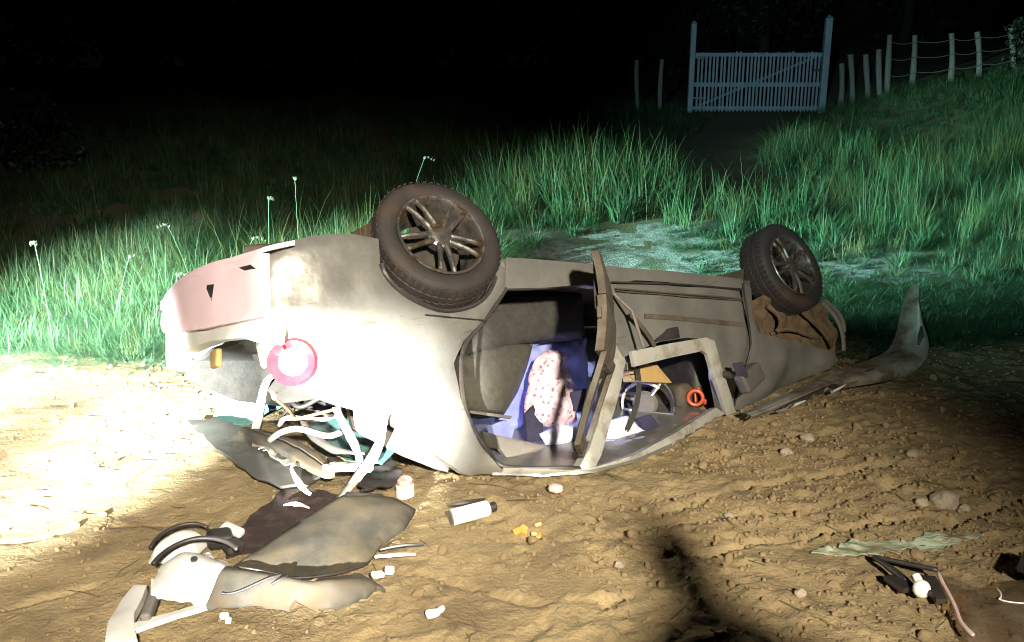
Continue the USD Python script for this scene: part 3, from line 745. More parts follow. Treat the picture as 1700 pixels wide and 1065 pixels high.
car.part('roof_rail', fr([(0.393, 1.396), (0.402, 1.351), (0.547, 1.367), (0.724, 1.383), (0.83, 1.37), (1.054, 1.329), (1.419, 1.224), (1.797, 1.112), (1.972, 1.177), (1.824, 1.196), (1.402, 1.302), (1.042, 1.376), (0.789, 1.408), (0.548, 1.41)], 0.0, 0.05, 7), 'frame_paint')
fend = car.part('front_fender', side_panel([(2.058, 0.399), (2.111, 0.425), (2.081, 0.579), (2.126, 0.691), (2.333, 0.723), (2.592, 0.748), (2.805, 0.791), (2.887, 0.851), (2.766, 0.913), (2.575, 0.972), (2.359, 1.026), (2.179, 1.093), (2.026, 1.172), (1.978, 1.13), (1.972, 1.028), (2.012, 0.877), (2.041, 0.756)], 0.05, 0.03, dent=0.022, seed=8, rim=0.008), 'paint', label='crumpled front fender touching the ground')

gap = lambda pts: tube(CAR(np.array([[x, float(ys(x, z)) + .004, z] for x, z in pts])), .0055, 5, 30)
car.part('panel_gap', gap([(2.032, .40), (2.018, .58), (2.034, .75), (1.998, .88), (1.965, 1.03), (1.968, 1.13)]), 'black_plastic')
car.part('panel_gap', gap([(1.0, .452), (1.26, .442), (1.60, .436), (2.0, .442)]), 'black_plastic')
car.part('panel_gap', gap([(-.772, .43), (-.775, .55), (-.776, .64), (-.780, .70)]), 'black_plastic')

# rear end
xrear = lambda y, z: -.80 - .14 * (1 - (np.clip(y, -.85, .85) / .8) ** 2) + .06 * np.maximum(z - .75, 0)


def rear_sheet(poly, th, res, off=0.0, dent=0.006, seed=1):
    def f(y, z):
        d = dent * (meshkit.fbm(np.stack([y * 4, z * 4, y * 0], -1), 3, seed) - 0.5) * 2
        return np.stack([xrear(y, z) - off + d, y, z], -1)
    return tocar(shell(poly, f, (th, 0, 0), res, 0.006), True)


bump = car.part('rear_bumper', rear_sheet([(0.807, 0.437), (0.676, 0.425), (0.521, 0.415), (0.329, 0.41), (0.102, 0.42), (-0.093, 0.45), (-0.3, 0.51), (-0.34, 0.57), (-0.246, 0.608), (0.048, 0.65), (0.412, 0.682), (0.648, 0.69), (0.806, 0.691)], 0.05, 0.035, 0.03), 'bumper_plastic', label='dusty pinkish rear bumper')
# lower lip of the bumper turning under the car
lipm = tocar(shell([(-0.3, 0), (0.807, 0), (0.807, 0.16), (-0.3, 0.16)], lambda y, s: np.stack([xrear(y, y * 0) - .03 + s * 0.95, y, .425 + .09 * np.clip(.1 - y, 0, 1) - .22 * s ** 0.8 * 1.0 + 0 * y], -1), (0, 0, .02), 0.05), True)
car.part('bumper_lip', lipm, 'bumper_plastic', parent=bump)
car.part('recess', rear_sheet([(0.690, 0.476), (0.733, 0.496), (0.795, 0.499), (0.77, 0.478)], 0.01, 0.02, 0.036), 'black_plastic', parent=bump)
car.part('recess', rear_sheet([(0.427, 0.502), (0.509, 0.511), (0.488, 0.579)], 0.01, 0.02, 0.036), 'black_plastic', parent=bump)
car.part('rear_panel', rear_sheet([(0.806, 0.691), (0.648, 0.69), (0.412, 0.682), (0.048, 0.65), (-0.3, 0.60), (-0.3, 0.70), (0.046, 0.74), (0.382, 0.732), (0.646, 0.751), (0.785, 0.797), (0.795, 0.77)], 0.08, 0.035), 'white_paint')
# boot lining seen through the open tailgate: floor, far side and back of the boot
car.part('boot_floor', tocar(shell([(-.72, -.66), (.0, -.66), (.0, .62), (-.72, .62)], lambda x, y: np.stack([x, y, .70 + 0 * x + .02 * meshkit.fbm(np.stack([x * 5, y * 5, x * 0], -1), 2)], -1), (0, 0, -.03), .06), True), 'boot_cloth')
car.part('boot_side', tocar(shell([(-.76, .70), (.0, .70), (.0, 1.0), (-.5, .92), (-.76, .80)], lambda x, z: np.stack([x, -.62 + 0 * x, z], -1), (0, .03, 0), .06), True), 'boot_cloth')
car.part('boot_trim_panel', tocar(shell([(-.70, .78), (-.42, .76), (-.36, .98), (-.58, 1.0), (-.66, .93)], lambda x, z: np.stack([x, .40 + .35 * (x + .4) + .05 * np.sin(9 * z), z], -1), (0, -.02, 0), .04), True), 'boot_cloth')
car.part('boot_lamp', tocar(rbox((.03, .10, .08), .012, (-.86, .33, .80))), 'foam_yellow')

# tail lamp
tl = car.part('tail_lamp', tocar(revolve([(0.0, -0.03), (0.094, -0.03), (0.097, 0.0), (0.085, 0.016), (0.070, 0.012), (0.056, 0.006)], (-0.675, float(ys(-.675, .86)) - .005, .86), (-.35, .93, 0.0), 40)), 'red_plastic', label='round red tail lamp')
car.part('lamp_lens', tocar(revolve([(0, -0.01), (0.058, -0.01), (0.057, 0.008), (0.045, 0.018), (0.0, 0.026)], (-0.675, float(ys(-.675, .86)) - .005, .86), (-.35, .93, 0.0), 36)), 'lamp_clear', parent=tl)
car.part('reflector', tocar(revolve([(0, 0), (0.022, 0), (0.022, 0.012), (0.0, 0.014)], (-0.735, float(ys(-.735, .82)) + .016, .815), (-.45, .89, 0.0), 20)), 'red_plastic', parent=tl)


# wheels
def wheel(center, axis, label, spokes=5, size=1.0):
    """center, axis in the car's axes; axis points out of the car."""
    ax = np.array(axis, float) / np.linalg.norm(axis)
    R = trimesh.geometry.align_vectors([0, 0, 1], ax)
    T = trimesh.transformations.translation_matrix(center)

    def put(m):
        m = joined(m); m.apply_scale(size); m.apply_transform(R); m.apply_transform(T); return tocar(m)
    tyre = trimesh.creation.revolve(np.array([(0.195, -0.19), (0.225, -0.20), (0.262, -0.195), (0.283, -0.175), (0.290, -0.15), (0.291, -0.11), (0.287, -0.106), (0.287, -0.100), (0.291, -0.096), (0.291, -0.064), (0.286, -0.06), (0.286, -0.054), (0.290, -0.05), (0.287, -0.025), (0.278, -0.008), (0.262, 0.002), (0.235, 0.006), (0.213, 0.0), (0.202, -0.01), (0.195, -0.03), (0.195, -0.19)]), sections=64)
    hub = wpath = car.part('wheel', put(tyre), 'tyre_rubber', 40, label=label)
    lugs = []
    for k in range(54):
        a = k * 2 * math.pi / 54
        b = rbox((0.006, 0.016, 0.075), 0.002, (0.290, 0, -0.135), None)
        b.apply_transform(trimesh.transformations.rotation_matrix(a, (0, 0, 1)))
        c = rbox((0.006, 0.016, 0.05), 0.002, (0.288, 0, -0.035), None)
        c.apply_transform(trimesh.transformations.rotation_matrix(a + .05, (0, 0, 1)))
        lugs += [b, c]
    car.part('tread', put(lugs), 'tyre_rubber', 40, parent=wpath)
    rim = trimesh.creation.revolve(np.array([(0.19, -0.19), (0.199, -0.012), (0.204, -0.002), (0.201, 0.004), (0.193, 0.002), (0.186, -0.012), (0.180, -0.05), (0.172, -0.14), (0.165, -0.185)]), sections=64)
    car.part('rim', put(rim), 'alloy', 40, parent=wpath)
    car.part('brake_disc', put(trimesh.creation.revolve(np.array([(0, -0.14), (0.13, -0.14), (0.13, -0.12), (0.0, -0.12)]), sections=40)), 'dark_alloy', 40, parent=wpath)
    for k in range(spokes):
        for s in (-1, 1):
            a = k * 2 * math.pi / spokes + 0.3
            p0 = np.array([0.045 * math.cos(a + s * .35), 0.045 * math.sin(a + s * .35), -0.016])
            p1 = np.array([0.12 * math.cos(a + s * .2), 0.12 * math.sin(a + s * .2), -0.006])
            p2 = np.array([0.188 * math.cos(a + s * .17), 0.188 * math.sin(a + s * .17), -0.014])
            car.part('spoke', put(tube([p0, p1, p2], [0.014, 0.011, 0.012], 8, 9)), 'alloy', 40, parent=wpath)
    car.part('hub_cap', put(trimesh.creation.revolve(np.array([(0.062, -0.05), (0.06, -0.012), (0.045, -0.002), (0.0, 0.002)]), sections=32)), 'alloy', 40, parent=wpath)


wheel((0.012, 0.80, 0.285), (-0.08, 0.93, -0.36), 'muddy rear wheel raised in the air', size=1.05)
wheel((2.529, 0.79, 0.253), (0.02, 0.97, -0.22), 'muddy front wheel turned outwards')

# wheel housings, axle, underbody
def arch_shell(cx, cz, r0, y0, y1):
    a = np.linspace(math.radians(-12), math.radians(192), 26)
    pts_o = []
    for y in np.linspace(y0, y1, 5):
        pts_o.append(np.stack([cx + r0 * np.cos(a), np.full_like(a, y), cz + r0 * np.sin(a)], 1))
    V = np.vstack(pts_o); n = len(a); f = []
    for i in range(4):
        for j in range(n - 1):
            f += [[i * n + j, i * n + j + 1, (i + 1) * n + j + 1], [i * n + j, (i + 1) * n + j + 1, (i + 1) * n + j]]
    V = V + 0.012 * (meshkit.fbm(V * 8, 3, 3)[:, None] - .5)
    return tocar(trimesh.Trimesh(V, f, process=False))


car.part('wheel_housing', arch_shell(0.0, 0.32, 0.325, 0.35, 0.77), 'mud', label='muddy rear wheel housing')
car.part('wheel_housing', arch_shell(2.52, 0.36, 0.36, 0.35, 0.70), 'underbody')
lin = [(2.171, 0.488), (2.271, 0.447), (2.471, 0.551), (2.757, 0.463), (2.883, 0.458), (2.906, 0.576), (2.961, 0.693), (2.958, 0.812), (2.701, 0.775), (2.231, 0.706)]
car.part('torn_arch_liner', tocar(shell(lin, lambda x, z: np.stack([x, .74 + .10 * (meshkit.fbm(np.stack([x * 9, z * 9, x * 0], -1), 4, 6) - .5), z], -1), (0, -.03, 0), .016), True), 'mud', 50, label='mud-caked liner hanging under the front wheel')
for pts in ([(2.30, .74, .69), (2.45, .78, .66), (2.62, .77, .69), (2.78, .76, .70)], [(2.27, .76, .52), (2.33, .80, .60), (2.30, .79, .68)], [(2.58, .78, .55), (2.72, .80, .66), (2.86, .77, .76)], [(2.84, .74, .47), (2.97, .76, .60), (3.02, .74, .78)], [(2.9, .72, .45), (3.05, .73, .56), (3.06, .72, .7)]):
    car.part('bracket', tube(CAR(pts), [0.014] * 3 + [0.007] * (len(pts) - 3), 6, 14), 'mud' if pts[0][0] < 2.8 else 'trim_grey')
car.part('axle', tube(CAR([(0.03, -.7, .30), (0.03, .62, .30)]), 0.035, 10), 'underbody')
car.part('axle', tube(CAR([(2.52, -.7, .32), (2.52, .62, .30)]), 0.03, 10), 'underbody')
car.part('strut', tube(CAR([(2.45, .62, .28), (2.35, .60, .6)]), 0.03, 10), 'underbody')
fl = lambda x, y: np.stack([x, y, .37 + .025 * (meshkit.fbm(np.stack([x * 2.2, y * 2.2, x * 0], -1), 3, 12) - .5) - .03 * np.exp(-(y / .12) ** 2)], -1)
cut = Polygon([(-.86, -.74), (2.9, -.74), (2.9, .75), (-.72, .75)]).difference(Polygon([(-.33, .5), (.34, .5), (.34, .9), (-.33, .9)])).difference(Polygon([(2.15, .45), (2.95, .45), (2.95, .9), (2.15, .9)]))
car.part('underbody', tocar(shell(cut, fl, (0, 0, .05), .08), True), 'underbody')
car.part('exhaust', tube(CAR([(1.6, -.1, .31), (.6, -.1, .30), (-.2, .2, .29), (-.7, .25, .30)]), 0.03, 10, 20), 'underbody')
far = Polygon([(-.84, .36), (2.9, .36), (2.95, .85), (1.9, .95), (1.9, 1.1), (.35, 1.3), (.15, 1.0), (-.3, .80), (-.84, .74)])
car.part('far_side_panel', tocar(shell(far, lambda x, z: np.stack([x, -ys(x, np.minimum(z, .9)) + .35 * np.maximum(z - .9, 0), z], -1), (0, .04, 0), .08), True), 'paint')
RXv, RYv, RZv = map(np.array, (RX, RY, RZ))
car.part('roof', tocar(shell([(.36, 0), (1.85, 0), (1.85, 1), (.36, 1)], lambda x, t: np.stack([x, np.interp(x, RXv, RYv) * (1 - t) - .62 * t, np.interp(x, RXv, RZv) - .0 * t], -1), (0, 0, -.02), .06), True), 'paint')
car.part('bonnet', tocar(shell([(1.95, 0), (3.0, 0), (3.02, 1), (1.95, 1)], lambda x, t: np.stack([x, .66 - 1.34 * t, np.interp(x, [1.9, 3.0], [1.14, .86]) + .05 * np.sin(9 * x) * np.sin(5 * t)], -1), (0, 0, -.02), .06), True), 'paint')
# bonnet edge lying on the dirt and the front bumper bent upwards
lowr = np.array([[1.295, 4.45, 0.051], [1.654, 4.75, 0.065], [2.021, 5.02, 0.104], [2.318, 5.2, 0.145], [2.517, 5.35, 0.175], [2.612, 5.45, 0.33], [2.672, 5.5, 0.56]])
upr = np.array([[1.315, 4.42, 0.026], [1.676, 4.7, 0.034], [2.045, 4.92, 0.046], [2.40, 5.03, 0.07], [2.625, 5.15, 0.13], [2.735, 5.3, 0.22], [2.725, 5.4, 0.36], ])
upr = np.vstack([upr, [2.674, 5.5, 0.565]])
lowr = np.vstack([lowr[:3], (lowr[2:3] + lowr[3:4]) / 2, lowr[3:]])
from scipy.interpolate import CubicSpline
s8, s40 = np.linspace(0, 1, 8), np.linspace(0, 1, 44)
A_, B_ = CubicSpline(s8, lowr)(s40), CubicSpline(s8, upr)(s40)
wv = np.linspace(0, 1, 9)
S = A_[:, None] * (1 - wv)[None, :, None] + B_[:, None] * wv[None, :, None]
S = S + np.array([0.02, -0.05, 0.03]) * np.sin(np.pi * wv)[None, :, None] + 0.012 * (meshkit.fbm(S * 7, 3, 4)[..., None] - .5)
nn = 9
ii, jj = np.meshgrid(np.arange(43), np.arange(8), indexing='ij')
qd = np.stack([ii * nn + jj, ii * nn + jj + 1, (ii + 1) * nn + jj + 1, (ii + 1) * nn + jj], -1).reshape(-1, 4)
fr_ = np.vstack([qd[:, [0, 1, 2]], qd[:, [0, 2, 3]]])
bv = S.reshape(-1, 3)
fb = trimesh.Trimesh(np.vstack([bv, bv + [-.012, .02, .0]]), np.vstack([fr_, fr_[:, ::-1] + len(bv)]), process=False)
fbp = car.part('front_bumper', fb, 'muddy_paint', 50, label='muddy front bumper bent upwards at its end')
car.part('fog_lamp_recess', tube([(2.60, 5.17, .26), (2.625, 5.2, .31), (2.64, 5.24, .36)], [.008, .018, .006], 8), 'black_plastic', parent=fbp)
car.part('torn_strip', tube([(1.55, 4.55, .05), (1.85, 4.75, .09), (2.05, 4.95, .075), (2.2, 5.02, .11), (2.35, 5.1, .12)], [.012, .016, .018, .014, .006], 6, 24), 'black_plastic', parent=fbp)
for k in range(7):
    b0 = np.array([1.5 + .11 * k, 4.50 + .085 * k, .05])
    car.part('broken_clip', tube([b0, b0 + [.03 + .02 * rng.random(), -.02, .02 + .05 * rng.random()], b0 + [.09, .02, .02 + .03 * rng.random()]], [.006, .009, .004], 5), ('trim_grey', 'white_paint', 'mud')[k % 3], parent=fbp)

# door mirror
dm = car.part('door_mirror', tocar(rbox((0.18, 0.075, 0.115), 0.022, (1.845, .93, .965), (0, .5, 0))), 'mirror_shell', label='grey door mirror hanging by the fender')
car.part('mirror_arm', tube(CAR([(1.80, .78, .93), (1.82, .9, .95)]), 0.022, 8), 'black_plastic', parent=dm)
car.part('mirror_glass', tocar(rbox((0.012, 0.07, 0.09), 0.004, (1.745, .955, .925), (0, .45, 0))), 'black_plastic', parent=dm)

# open rear door, seen edge-on
ang = math.radians(46)
dd = np.array([-math.cos(ang), math.sin(ang), 0.0])
nn_ = np.array([dd[1], -dd[0], 0.0])
hinge = np.array([0.965, 0.815, 0.0])


def doorpt(s, off, z):
    tum = np.where(z > .88, (z - .88) * .42, 0)[..., None]
    return hinge + np.multiply.outer(s, dd) + np.multiply.outer(off, nn_) + np.stack([0 * z, 0 * z, z], -1) - tum * np.array([nn_[0], nn_[1], 0])


dsh = lambda s, z: doorpt(s, .03 + 0 * s - .03 * ((z - .65) / .25) ** 2, z)
rd = car.part('rear_door', tocar(shell([(.02, .642), (.762, .642), (.80, .88), (.02, .88)], dsh, tuple(-.045 * nn_), .05, .008), False), 'shaded_door_paint', label='rear door in shade-darkened paint swung open towards the camera')
car.part('lower_guard', tocar(shell([(0.02, .42), (.60, .41), (.70, .44), (.76, .638), (.02, .638)], dsh, tuple(-.04 * nn_), .05, .008), False), 'underbody', parent=rd)  # dark piece added to paint the door end that the beam misses
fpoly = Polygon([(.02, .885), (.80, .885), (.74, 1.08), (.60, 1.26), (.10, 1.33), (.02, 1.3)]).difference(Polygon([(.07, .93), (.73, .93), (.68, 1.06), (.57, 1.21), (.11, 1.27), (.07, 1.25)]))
car.part('window_frame', tocar(shell(fpoly, lambda s, z: doorpt(s, .012 + 0 * s, z), tuple(-.025 * nn_), .04), False), 'shaded_door_paint', parent=rd)
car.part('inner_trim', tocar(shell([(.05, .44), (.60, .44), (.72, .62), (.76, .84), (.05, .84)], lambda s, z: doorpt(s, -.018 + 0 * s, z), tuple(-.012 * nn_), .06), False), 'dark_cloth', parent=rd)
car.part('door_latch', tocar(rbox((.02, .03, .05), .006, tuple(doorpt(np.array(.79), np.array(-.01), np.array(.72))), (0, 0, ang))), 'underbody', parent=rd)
car.part('check_strap', tube(CAR([hinge + [0.02, .02, .52], hinge + [.06, .10, .62], hinge + [.10, .12, .80]]), .008, 6), 'trim_grey', parent=rd)


# interior
def pad(poly, y, depth, bulge, mat_, name, seed=1, wr=0.0, res=.03, parent=None, label=None, tilt=0.0):
    pg = Polygon(poly)
    bd = pg.exterior
    import shapely
    def f(x, z):
        d = shapely.distance(shapely.points(x, z), bd)
        b = bulge * np.sqrt(np.clip(d / .12, 0, 1))
        w = wr * (meshkit.fbm(np.stack([x * 8, z * 8, x * 0 + seed], -1), 4, seed) - .5)
        return np.stack([x, y + b + w + tilt * (x - poly[0][0]), z], -1)
    return car.part(name, tocar(shell(poly, f, (0, -depth, 0), res), True), mat_, 40, parent=parent, label=label)


sb = pad([(0.369, 0.782), (0.481, 0.735), (0.673, 0.7), (0.831, 0.714), (0.78, 0.845), (0.711, 0.973), (0.606, 1.097), (0.456, 1.107), (0.369, 1.058), (0.341, 0.936)], .32, .9, .07, 'grey_cloth', 'rear_seat', 1, .015, label='dark grey rear seat back')
pad([(0.36, 1.065), (0.61, 1.10), (.60, 1.115), (.36, 1.078)], .40, .02, .005, 'trim_grey', 'piping', 2, 0, parent=sb)
pad([(0.52, 1.14), (0.60, 1.12), (.66, 1.17), (.63, 1.24), (.54, 1.21)], .34, .05, .01, 'blue_cloth', 'cushion_flap', 3, .01, parent=sb)
pad([(0.49, 0.592), (0.674, 0.423), (1.2, 0.40), (1.194, 0.675), (0.873, 0.697), (0.631, 0.749), (0.405, 0.782)], .33, .9, .06, 'dark_cloth', 'seat_base', 4, .02)
pad([(0.476, 1.194), (0.753, 1.257), (0.989, 1.308), (1.085, 1.394), (0.557, 1.349), (0.49, 1.264)], .45, .03, .01, 'headliner_cloth', 'headliner', 5, .01)
pad([(0.40, 1.17), (0.50, 1.20), (0.52, 1.27), (0.42, 1.25)], .44, .03, .01, 'dark_cloth', 'seat_belt_cover', 6, .01)
pad([(-.30, 1.02), (.0, 1.16), (.22, 1.31), (.20, 1.36), (-.02, 1.27), (-.28, 1.13)], .42, .03, .02, 'trim_grey', 'pillar_trim', 7, .03)
pad([(1.25, .62), (1.72, .58), (1.78, .80), (1.6, .9), (1.3, .8)], .1, .5, .06, 'dark_cloth', 'front_seat', 8, .02)
for pts, w_ in (([(1.0, .70, .50), (.97, .74, .75), (.93, .66, 1.0), (.86, .60, 1.30)], .04), ([(1.24, .66, .80), (1.32, .60, 1.0), (1.22, .58, 1.22)], .035)):
    car.part('seat_belt', tocar(bar(pts, w_, .004, 24, (0, 1, 0), .004)), 'dark_cloth')
for k in range(2):
    p0 = np.array([1.12 + .05 * k, .70, .78 + .01 * k])
    car.part('hanging_cable', tube(CAR([p0, p0 + [.03 * k - .05, .02, .10 + .03 * k], p0 + [.10 - .05 * k, .03, .12 + .05 * k]]), .004, 5, 14), ('black_plastic', 'trim_grey')[k % 2], True)
# dashboard and steering wheel
car.part('dashboard', tocar(rbox((.30, 1.25, .34), .06, (1.99, -.08, .86))), 'black_plastic')
car.part('instrument_hood', tocar(rbox((.2, .34, .16), .05, (1.84, .33, 1.03))), 'underbody')
g1 = tocar(trimesh.creation.torus(.042, .011, transform=trimesh.transformations.translation_matrix((1.815, .545, 1.045)) @ trimesh.geometry.align_vectors([0, 0, 1], [-.72, .66, .2])))
gp_ = car.part('gauge', g1, 'red_ring', label='orange-red ring on the dashboard')
car.part('gauge_needle', tocar(rbox((.012, .012, .05), .004, (1.812, .548, 1.045))), 'red_ring', parent=gp_)
for k in range(3):
    car.part('gauge_shard', tocar(rbox((.02, .02, .035), .006, (1.86 + .02 * k, .535, 1.0 + .035 * k), (.3 * k, .4, .2))), 'red_ring', parent=gp_)
ax_s = np.array([-.80, .52, .30]); ax_s /= np.linalg.norm(ax_s)
TS = trimesh.transformations.translation_matrix((1.55, .40, 1.06)) @ trimesh.geometry.align_vectors([0, 0, 1], ax_s)
sw = car.part('steering_wheel', tocar(trimesh.creation.torus(.165, .015, major_sections=48, minor_sections=12, transform=TS)), 'black_plastic')
hubm = revolve([(0, -.03), (.06, -.03), (.075, 0), (.06, .022), (0, .03)], (0, 0, 0), (0, 0, 1), 28); hubm.apply_transform(TS)
car.part('hub', tocar(hubm), 'trim_grey', parent=sw)
for a in (0.2, 2.3, 4.2):
    s_ = tube([(0.05 * math.cos(a), .05 * math.sin(a), 0), (.16 * math.cos(a), .16 * math.sin(a), 0)], .014, 8); s_.apply_transform(TS)
    car.part('spoke', tocar(s_), 'chrome', parent=sw)
arc = np.array([(.172 * math.cos(a), .172 * math.sin(a), .012) for a in np.linspace(-.9, 1.3, 24)])
arc = trimesh.transform_points(arc, TS)
car.part('bright_trim', tube(CAR(arc), .007, 6), 'chrome', parent=sw)
arc = trimesh.transform_points(np.array([(.13 * math.cos(a), .13 * math.sin(a), .02) for a in np.linspace(2.2, 5.4, 24)]), TS)
car.part('bright_trim', tube(CAR(arc), .010, 6), 'white_paint', parent=sw)
pad([(1.257, 0.84), (1.495, 0.856), (1.6, 0.959), (1.28, 0.945)], .58, .05, .02, 'foam_yellow', 'seat_foam', 9, .02)
pad([(1.055, 1.37), (1.138, 1.159), (1.262, 1.131), (1.431, 1.221), (1.33, 1.314), (1.107, 1.385)], .55, .04, .05, 'white_cloth', 'airbag', 10, .05)
pad([(1.075, 1.385), (1.12, 1.30), (1.25, 1.29), (1.30, 1.33)], .63, .02, .01, 'blue_cloth', 'airbag_hem', 11, .02)
pad([(1.30, 1.15), (1.40, 1.13), (1.46, 1.20), (1.36, 1.235)], .60, .03, .01, 'navy_cloth', 'strap', 12, .02)
# the cabin lamp in the roof lining still glows bluish
cl_p = CAR(np.array([[1.12, .12, 1.12]]))[0]
car.part('cabin_lamp', rbox((.10, .06, .03), .012, tuple(cl_p + [0, 0, -.035])), 'cabin_lens')
cl_ = UsdLux.SphereLight.Define(stage, '/World/cabin_light')
cl_.CreateRadiusAttr(.03); cl_.CreateNormalizeAttr(True); cl_.CreateIntensityAttr(30.0); cl_.CreateColorAttr(Gf.Vec3f(.42, .48, 1.0))
cl_.AddTranslateOp().Set(Gf.Vec3d(*map(float, cl_p + [0, 0, .03])))
# bedding inside
bl = Thing('bedding', (0.45, 4.1, 0.0), 'pink patterned and blue bedding spilling inside the rear door opening', 'bedding')


def cloth(poly, y, bulge, mt, nm, seed, wr=.05, tilt=0.0):
    import shapely
    bd = Polygon(poly).exterior
    def f(x, z):
        d = shapely.distance(shapely.points(x, z), bd)
        return np.stack([x, y + bulge * np.sqrt(np.clip(d / .1, 0, 1)) + wr * (meshkit.fbm(np.stack([x * 9, z * 7, x * 0 + seed], -1), 4, seed) - .5) + tilt * (z - .9), z], -1)
    bl.part(nm, tocar(shell(poly, f, (0, -.02, 0), .02), True), mt, 50)


cloth([(0.765, 0.757), (1.021, 0.686), (1.362, 0.638), (1.334, 0.934), (1.255, 1.143), (0.901, 1.129), (0.689, 1.251), (0.633, 1.216)], .15, .04, 'blue_cloth', 'blue_sheet', 3, .10)
cloth([(0.811, 0.792), (0.875, 0.752), (0.976, 0.765), (1.027, 0.889), (1.027, 0.987), (1.037, 1.15), (0.918, 1.184), (0.685, 1.136), (0.712, 1.044)], .40, .07, 'pink_cloth', 'pink_cover', 5, .10)
cloth([(0.678, 1.097), (0.73, 1.05), (0.79, 1.10), (0.78, 1.22), (0.68, 1.256)], .43, .02, 'navy_cloth', 'dark_fold', 7, .03)
cloth([(0.955, .99), (1.06, .97), (1.06, 1.09), (0.96, 1.09)], .47, .02, 'navy_cloth', 'dark_fold', 9, .03)
cloth([(0.75, 1.20), (0.90, 1.155), (1.03, 1.19), (1.02, 1.28), (0.88, 1.29), (.78, 1.26)], .45, .05, 'white_cloth', 'white_fold', 11, .05)
cloth([(0.862, .93), (0.905, .90), (0.91, 1.03), (0.87, 1.05)], .475, .01, 'mud', 'brown_fold', 13, .02)

# ------------------------------------------------------------------ the torn-off tailgate and other wreckage on the dirt
def gz_(x, y):
    return float(height(x, y))


tg = Thing('torn_tailgate', (-1.05, 3.85, 0.0), 'torn white tailgate frame with broken struts lying behind the car', 'tailgate')


def flat_tube(pts, w, t, n=24):
    m = tube(pts, 1.0, 10, n) if n else tube(pts, 1.0, 10)
    return m


tg.part('strut', bar([[-0.985, 3.33, 0.64], [-1.084, 3.5, 0.531], [-1.24, 3.9, 0.279], [-1.379, 4.2, 0.03]], [.02, .034, .046, .04], [.012, .02, .02, .02], 24, (0, 1, 0), .008), 'white_paint', 30)
tg.part('strut', bar([[-0.749, 3.38, 0.475], [-0.736, 3.5, 0.334], [-0.71, 3.55, 0.233], [-0.69, 3.58, 0.10]], [.034, .036, .036, .026], [.014, .018, .018, .014], 20, (0, 1, 0), .008), 'white_paint', 30)
bladep = np.array([[-0.534, 3.38, 0.425], [-0.60, 3.45, 0.26], [-0.665, 3.48, 0.15], [-0.763, 3.463, 0.03]])
cs = CubicSpline(np.linspace(0, 1, 4), bladep)(np.linspace(0, 1, 20))
wd = np.interp(np.linspace(0, 1, 20), [0, .25, .6, 1], [.003, .03, .05, .035])
side_ = np.array([.92, .1, .35]); nrm_ = np.array([-.2, -.9, .3])
bvs = np.stack([cs - side_ * wd[:, None], cs + nrm_ * .018, cs + side_ * wd[:, None], cs - nrm_ * .012], 1).reshape(-1, 3)
fs = []
for k in range(19):
    for j in range(4):
        a, b, c, d = k * 4 + j, k * 4 + (j + 1) % 4, (k + 1) * 4 + (j + 1) % 4, (k + 1) * 4 + j
        fs += [[a, b, c], [a, c, d]]
tg.part('blade_shaped_strip', trimesh.Trimesh(bvs, fs, process=False), 'white_paint', 30)
tg.part('lower_frame', bar([[-1.39, 4.19, 0.05], [-1.351, 4.10, 0.07], [-1.113, 3.88, 0.09], [-0.92, 3.68, 0.08], [-0.84, 3.62, .07]], [.06, .09, .12, .10, .05], [.03, .045, .05, .045, .03], 30, (0, 0, 1), .010), 'skirt_grey', 30)
tg.part('cross_piece', bar([[-0.86, 3.64, 0.09], [-0.80, 3.60, 0.11], [-0.64, 3.56, 0.12]], [.06, .068, .045], [.03, .034, .025], 16, (0, 0, 1), .015), 'white_paint', 30)
tg.part('torn_lip', shell(jag([(-1.33, 4.02), (-1.22, 3.86), (-1.08, 3.74), (-.98, 3.66), (-.96, 3.70), (-1.08, 3.82), (-1.2, 3.95), (-1.29, 4.08)], .010, .025, 5), lambda x, y: np.stack([x, y, .06 + .03 * np.sin(30 * x) * .4 + .02 * meshkit.fbm(np.stack([x * 20, y * 20, x * 0], -1), 3)], -1), (0, 0, -.006), .02), 'frame_paint')
for k in range(9):
    b0 = np.array([-1.16 + .045 * k, 3.78 - .02 * (k % 3), .03 + .03 * (k % 2)])
    tg.part('plastic_fragment', rbox((.05 + .03 * rng.random(), .02 + .015 * rng.random(), .015), .003, tuple(b0 + rng.normal(0, .03, 3) * [1, 1, .3]), tuple(rng.uniform(-.7, .7, 3))), ('trim_grey', 'black_plastic', 'frame_paint')[k % 3], 30)
tg.part('window_edge', tube([[-1.12, 4.24, 0.12], [-0.98, 3.95, 0.10], [-0.80, 3.78, 0.10], [-0.64, 3.74, 0.12]], [.02, .024, .02, .012], 8, 24), 'dusty_glass', True)
pane = [(-1.10, 4.22), (-0.97, 3.93), (-0.79, 3.76), (-0.62, 3.72), (-0.56, 3.95), (-0.72, 4.2), (-0.92, 4.32)]
tg.part('window_pane', shell(pane, lambda x, y: np.stack([x, y, .07 + .03 * (y - 3.8) + .01 * meshkit.fbm(np.stack([x * 6, y * 6, x * 0], -1), 2)], -1), (0, 0, -.006), .05), 'teal_glass')
